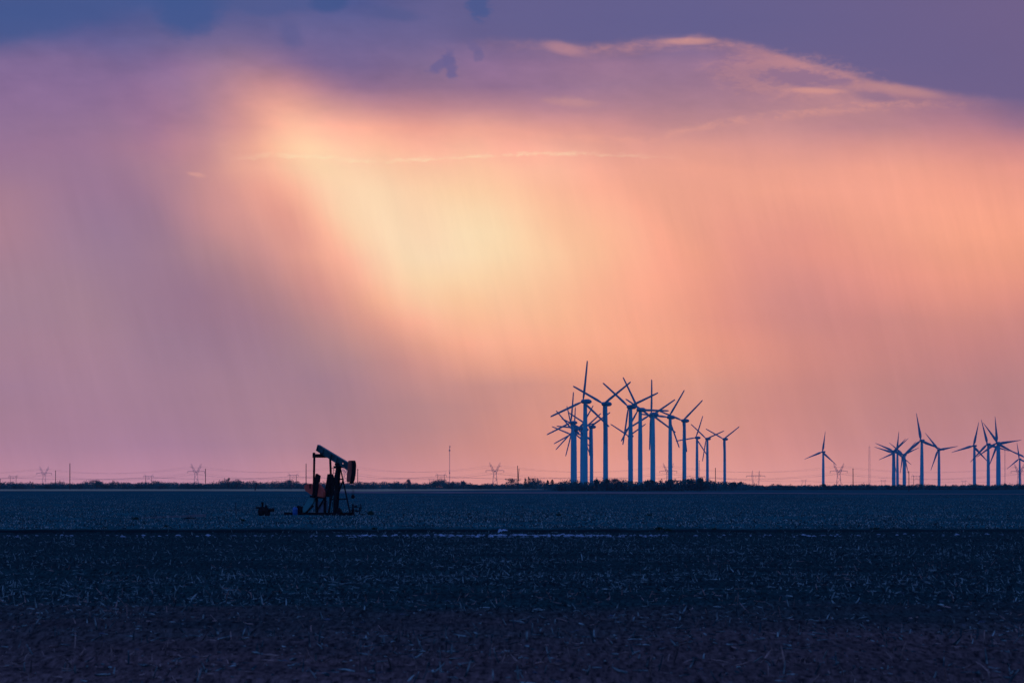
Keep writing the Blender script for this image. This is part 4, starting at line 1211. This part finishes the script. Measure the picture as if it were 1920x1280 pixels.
mb = MB(); poly(mb, [(450,560),(480,560),(500,870),(440,870)], 1.11, 1.18); mb.tube((GS, .5, CZ), (GS, 1.2, CZ), .17, .17, 12)
mb.build('crank', MT['rust_dark'], pj)
# gearbox on its pedestal
mb = MB(); mb.prism([(GS - .75, CZ - .42), (GS - .8, CZ + .1), (GS - .5, CZ + .45), (GS + .5, CZ + .5), (GS + 1.0, CZ + .2), (GS + 1.05, CZ - .42)], -.5, .5)
gb = mb.build('gearbox', MT['rust_dark'], pj)
mb = MB(); poly(mb, [(180,868),(392,892),(384,915),(178,895)], -1.0, -.55)
for t in (-.6, .5):
    for zx in (262, 392): mb.bar((S(zx, t), t, .3), (S(zx, t), t, CZ - .4), .16, .22)
mb.bar((S(262, -.6), -.6, .45), (S(392, -.6), -.6, CZ - .5), .10, .12)
mb.build('pedestal', MT['rust_dark'], pj)
mb = MB(); poly(mb, [(286,955),(300,962),(372,962),(372,1120),(286,1120)], -.50, -.40); poly(mb, [(396,940),(430,940),(430,1100),(396,1100)], -.3, -.2)
mb.build('access_panel', MT['panel'], pj)
mb = MB(); poly(mb, [(512,880),(545,880),(545,1150),(512,1150)], .6, .66); poly(mb, [(452,880),(486,880),(470,1150),(445,1150)], .9, .96)
mb.build('guard_panel', MT['guard'], pj)
# belt guard from the gearbox down to the motor
mb = MB(); poly(mb, [(170,875),(250,900),(215,985),(105,1120),(60,1120),(58,1055),(140,930)], -.60, -.34)
mb.build('belt_guard', MT['guard'], pj)
mb = MB(); mb.bar(Pt(85, 1140, -.7), Pt(212, 1022, -.7), .14, .18); mb.build('guard_strut', MT['rust_dark'], pj)
# motor on the tail of the skid
ms = S(5, -.2); mb = MB(); mb.tube((ms - .25, -.75, .62), (ms - .25, .45, .62), .34, .34, 14); mb.box((ms - .25, -.2, .36), (.8, .9, .14)); mb.box((ms - .25, -.15, 1.0), (.3, .34, .16))
for k in range(6): mb.tube((ms - .25, -.62 + k * .18, .62), (ms - .25, -.58 + k * .18, .62), .385, .385, 14)
mb.build('motor', MT['rust_dark'], pj)
mb = MB(); mb.tube((S(-70, -.9), -.9, .20), (S(-70, -.9) + .55, -.9, .20), .20, .20, 10).tube((S(-70, -.9) + .55, -.9, .20), (S(70, -.9), -.9, .18), .09, .09, 8)
mb.build('tail_pipe', MT['rust_dark'], pj)
# bridle, carrier bar, polished rod
sh = S(812, 0) ; zc = Zz(885)
rodx = S(822, 0)
for t in (-.13, .13):
    MB().tube((rodx, t, Zz(655)), (rodx, t, zc + .1), .022, .022, 5).build('bridle_cable', MT['rust_dark'], pj)
mb = MB(); mb.box((rodx, 0, zc), (.16, .52, .16)); mb.box((rodx, 0, zc + .14), (.2, .2, .2)); mb.box((rodx, 0, zc - .12), (.22, .22, .14)); mb.build('carrier_bar', MT['rust_dark'], pj)
MB().tube((rodx, 0, zc), (rodx, 0, .4), .026, .026, 6).build('polished_rod', MT['guard'], pj)

# wellhead: stands in the ground on its own
wh = empty('wellhead', (0, 0, 0)); tag(wh, 'dark wellhead with pipes and upright valve stems right of the pumpjack base', 'wellhead')
base = Matrix.Translation(pj.location) @ Matrix.Rotation(-PA, 4, 'Z')
wp = base @ Vector((rodx, 0, 0)); wh.location = wp
def WX(zx): return (zx - 822) * UM
mb = MB(); mb.lathe([(-.15, .22), (.12, .22), (.12, .16), (.3, .16), (.3, .24), (.38, .24), (.38, .13), (.62, .13), (.62, .2), (.7, .2), (.7, .09), (1.1, .09), (1.1, .12), (1.3, .10)], (0, 0, 0), (0, 0, 1), 12)
mb.build('casing_head', MT['rust_dark'], wh)
mb = MB()
mb.tube((WX(745), .1, Zz(1045)), (WX(930), .1, Zz(1045)), .04, .04, 6); mb.tube((WX(772), 0, Zz(1096)), (WX(925), 0, Zz(1096)), .055, .055, 6)
mb.tube((WX(918), 0, Zz(1045)), (WX(918), 0, Zz(1145)), .05, .05, 6); mb.tube((WX(918), 0, Zz(1145)), (WX(1005), 0, Zz(1143)), .045, .045, 6); mb.tube((WX(952), 0, Zz(1138)), (WX(952), 0, -.1), .05, .05, 6)
mb.build('flow_pipe', MT['rust_dark'], wh)
MB().tube((WX(938), 0, Zz(1100)), (WX(938), 0, Zz(990)), .055, .045, 6).lathe([(-.06, .06), (-.05, .14), (.05, .14), (.06, .06)], (WX(938), 0, Zz(1050)), (0, 0, 1), 8).build('riser', MT['rust_dark'], wh)
for zx, zy, r_ in ((862, 1030, .11), (872, 1096, .10), (822, 1085, .17)):
    MB().lathe([(-.16, r_ * .5), (-.12, r_), (.12, r_), (.16, r_ * .5)], (WX(zx), .05, Zz(zy)), (1, 0, 0), 10).tube((WX(zx), .05, Zz(zy)), (WX(zx), .05, Zz(zy) + .22), .025, .025, 5).build('valve', MT['rust_dark'], wh)

# spoil and gear lying at the foot
def rel(zx, zy, D=PD):
    return (xcol(zx / 8 + 560, D), D)
x, yv = rel(610, 1150, PD - 1.2); z0 = float(gh([x], [yv])[0])
mb = MB(); mb.lathe([(-.02, .26), (.1, .3), (.62, .3), (.72, .2), (.86, .07), (.92, .07)], (0, 0, 0), (0, 0, 1), 12)
tag(mb.build('gas_canister', MT['rust_dark'], None, (x, yv, z0)), 'small dark canister with a narrow neck standing under the pumpjack post', 'canister')
x, yv = rel(660, 1120, PD - 1.0); z0 = float(gh([x], [yv])[0])
mb = MB(); mb.tube((-.2, 0, 0.02), (-.05, 0, .3), .05, .05, 6).tube((-.05, 0, .3), (.35, 0, .05), .05, .05, 6).tube((.35, 0, .05), (.6, 0, .2), .04, .04, 6)
tag(mb.build('bent_pipe', MT['panel'], None, (x, yv, z0)), 'pale bent pipe lying beside the canister under the pumpjack', 'pipe')
# blue drum
x, yv = rel(-52, 1085, PD + 2.2); z0 = float(gh([x], [yv])[0])
dr = empty('drum', (x, yv, z0)); tag(dr, 'bright blue rounded drum just behind the tail of the pumpjack skid', 'drum')
MB().lathe([(-.02, .26), (.03, .29), (.28, .29), (.30, .30), (.32, .29), (.58, .29), (.60, .30), (.62, .29), (.78, .27), (.88, .18), (.90, .09)], (0, 0, 0), (0, 0, 1), 20).build('body', MT['blue'], dr, smooth=True)
MB().lathe([(0, .06), (.04, .06), (.05, .03)], (.1, 0, .87), (0, 0, 1), 8).build('cap', MT['rust_dark'], dr)
# stack of dark valves left of the pumpjack (region 480..515, rows 941..966)
DV = CAMZ * F / (966.3 - HOR); mv = DV / F
vx = xcol(497, DV); vz = float(gh([vx], [DV])[0])
vst = empty('valve_assembly', (vx, DV, vz)); tag(vst, 'low dark heap of oilfield valves with a stub pipe on top, left of the pumpjack', 'valve assembly')
def q(px_, py_): return ((px_ - 497) * mv, (966.3 - py_) * mv)
a_ = q(487, 966); 
mb = MB(); mb.lathe([(-.05, .45), (.15, .62), (.55, .66), (.85, .5), (1.0, .3)], (-.15, 0, 0), (0, 0, 1), 12); mb.build('body', MT['rust_dark'], vst)
x1, z1 = q(481, 951); x2, z2 = q(496, 951)
MB().tube((x1, 0, z1), (x2, 0, z2 - .05), .09, .12, 8).tube((x1 - .02, 0, z1), (x1 + .1, 0, z1), .15, .15, 10).build('side_pipe', MT['rust_dark'], vst)
x1, z1 = q(492.3, 940.5); x2, z2 = q(492.3, 953)
MB().tube((x2, 0, z2 - .25), (x1, 0, z1), .11, .11, 8).tube((x1, 0, z1 - .3), (x1, 0, z1 - .02), .14, .14, 8).build('stub_pipe', MT['rust_dark'], vst)
x1, z1 = q(498, 946)
MB().prism([(q(495, 0)[0], q(0, 955)[1]), (q(498.5, 0)[0], q(0, 944.5)[1]), (q(503, 0)[0], q(0, 952)[1]), (q(504, 0)[0], q(0, 957)[1])], -.2, .2).build('bracket', MT['rust_dark'], vst)
x1, z1 = q(500, 957); x2, z2 = q(514, 955)
MB().tube((x1, 0, z1), (x2, 0, z2), .22, .17, 10).tube((x2 - .12, 0, z2), (x2 + .03, 0, z2), .21, .21, 12).build('outlet', MT['rust_dark'], vst)
MB().prism([q(a_, b_) for a_, b_ in ((485,954),(487.5,951),(491,949.5),(497,949.5),(503,952.5),(505.5,958),(503,963.5),(496,967.2),(488,966),(484.3,960))], -.35, .35).build('housing', MT['rust_dark'], vst)
x1, z1 = q(500, 963)
MB().lathe([(-.5, .2), (-.4, .34), (.3, .36), (.5, .22)], (x1 - .1, .1, z1 + .1), (1, 0, 0), 10).build('valve', MT['rust_dark'], vst)

# white scrap by the ditch (935..951, rows 995..1001)
DW = CAMZ * F / (1001.5 - HOR) ; mw = DW / F; wx = xcol(935, DW)
wz = float(gh([wx], [DW])[0])
mb = MB(); g = np.random.default_rng(77)
prof = [(-.05,.0,.16),(.0,.16,.18),(.07,.2,.15),(.15,.19,.12),(.2,.12,.10),(.30,.19,.06),(.38,.15,.05),(.46,.17,.04),(.54,.14,.03),(.60,.13,.02)]
P = []; fs = []
for i, (x_, z_, h2) in enumerate(prof):
    for j, yy in enumerate((-.10, -.03, .04, .11)):
        P.append((x_ + g.normal(0, .008), yy, max(0.0, z_ + g.normal(0, .012)) + .02))
    for j, yy in enumerate((.11, .04, -.03, -.10)):
        P.append((x_ + g.normal(0, .008), yy, max(-.03, z_ - h2 + g.normal(0, .008))))
for i in range(len(prof) - 1):
    for j in range(8): fs.append((8*i+j, 8*i+(j+1) % 8, 8*i+8+(j+1) % 8, 8*i+8+j))
fs += [tuple(range(7, -1, -1)), tuple(8 * (len(prof) - 1) + j for j in range(8))]
mb.add(P, fs)
tag(mb.build('plastic_scrap', MT['white'], None, (wx, DW, wz)), 'crumpled white plastic scrap lying at the ditch below the field centre', 'scrap')
# two dark objects in the field: a flat clod heap near (360,970)
DC = CAMZ * F / (971.5 - HOR); cx_ = xcol(357, DC)
mb = MB(); mb.lathe([(-.05, .45), (.08, .42), (.16, .2)], (0, 0, 0), (0, 0, 1), 9); mb.v = [(v[0] * 1.5, v[1], v[2]) for v in mb.v]
tag(mb.build('soil_heap', MT['rust_dark'], None, (cx_, DC, float(gh([cx_], [DC])[0]))), 'low dark heap of soil under the right end of the tan grass streak', 'heap')

# ------------------------------------------------------------------ haze
if HAZE > 0:
    hm = bpy.data.materials.new('haze'); hm.use_nodes = True; t = hm.node_tree; t.nodes.clear()
    pv = t.nodes.new('ShaderNodeVolumePrincipled'); pv.inputs['Color'].default_value = (.85, .88, .95, 1); pv.inputs['Density'].default_value = HAZE
    pv.inputs['Anisotropy'].default_value = 0.2
    ou = t.nodes.new('ShaderNodeOutputMaterial'); t.links.new(pv.outputs[0], ou.inputs['Volume'])
    mb = MB(); mb.box((0, 7600, 60.0), (30400, 16300, 122.0))
    tag(mb.build('haze', hm), kind='stuff')
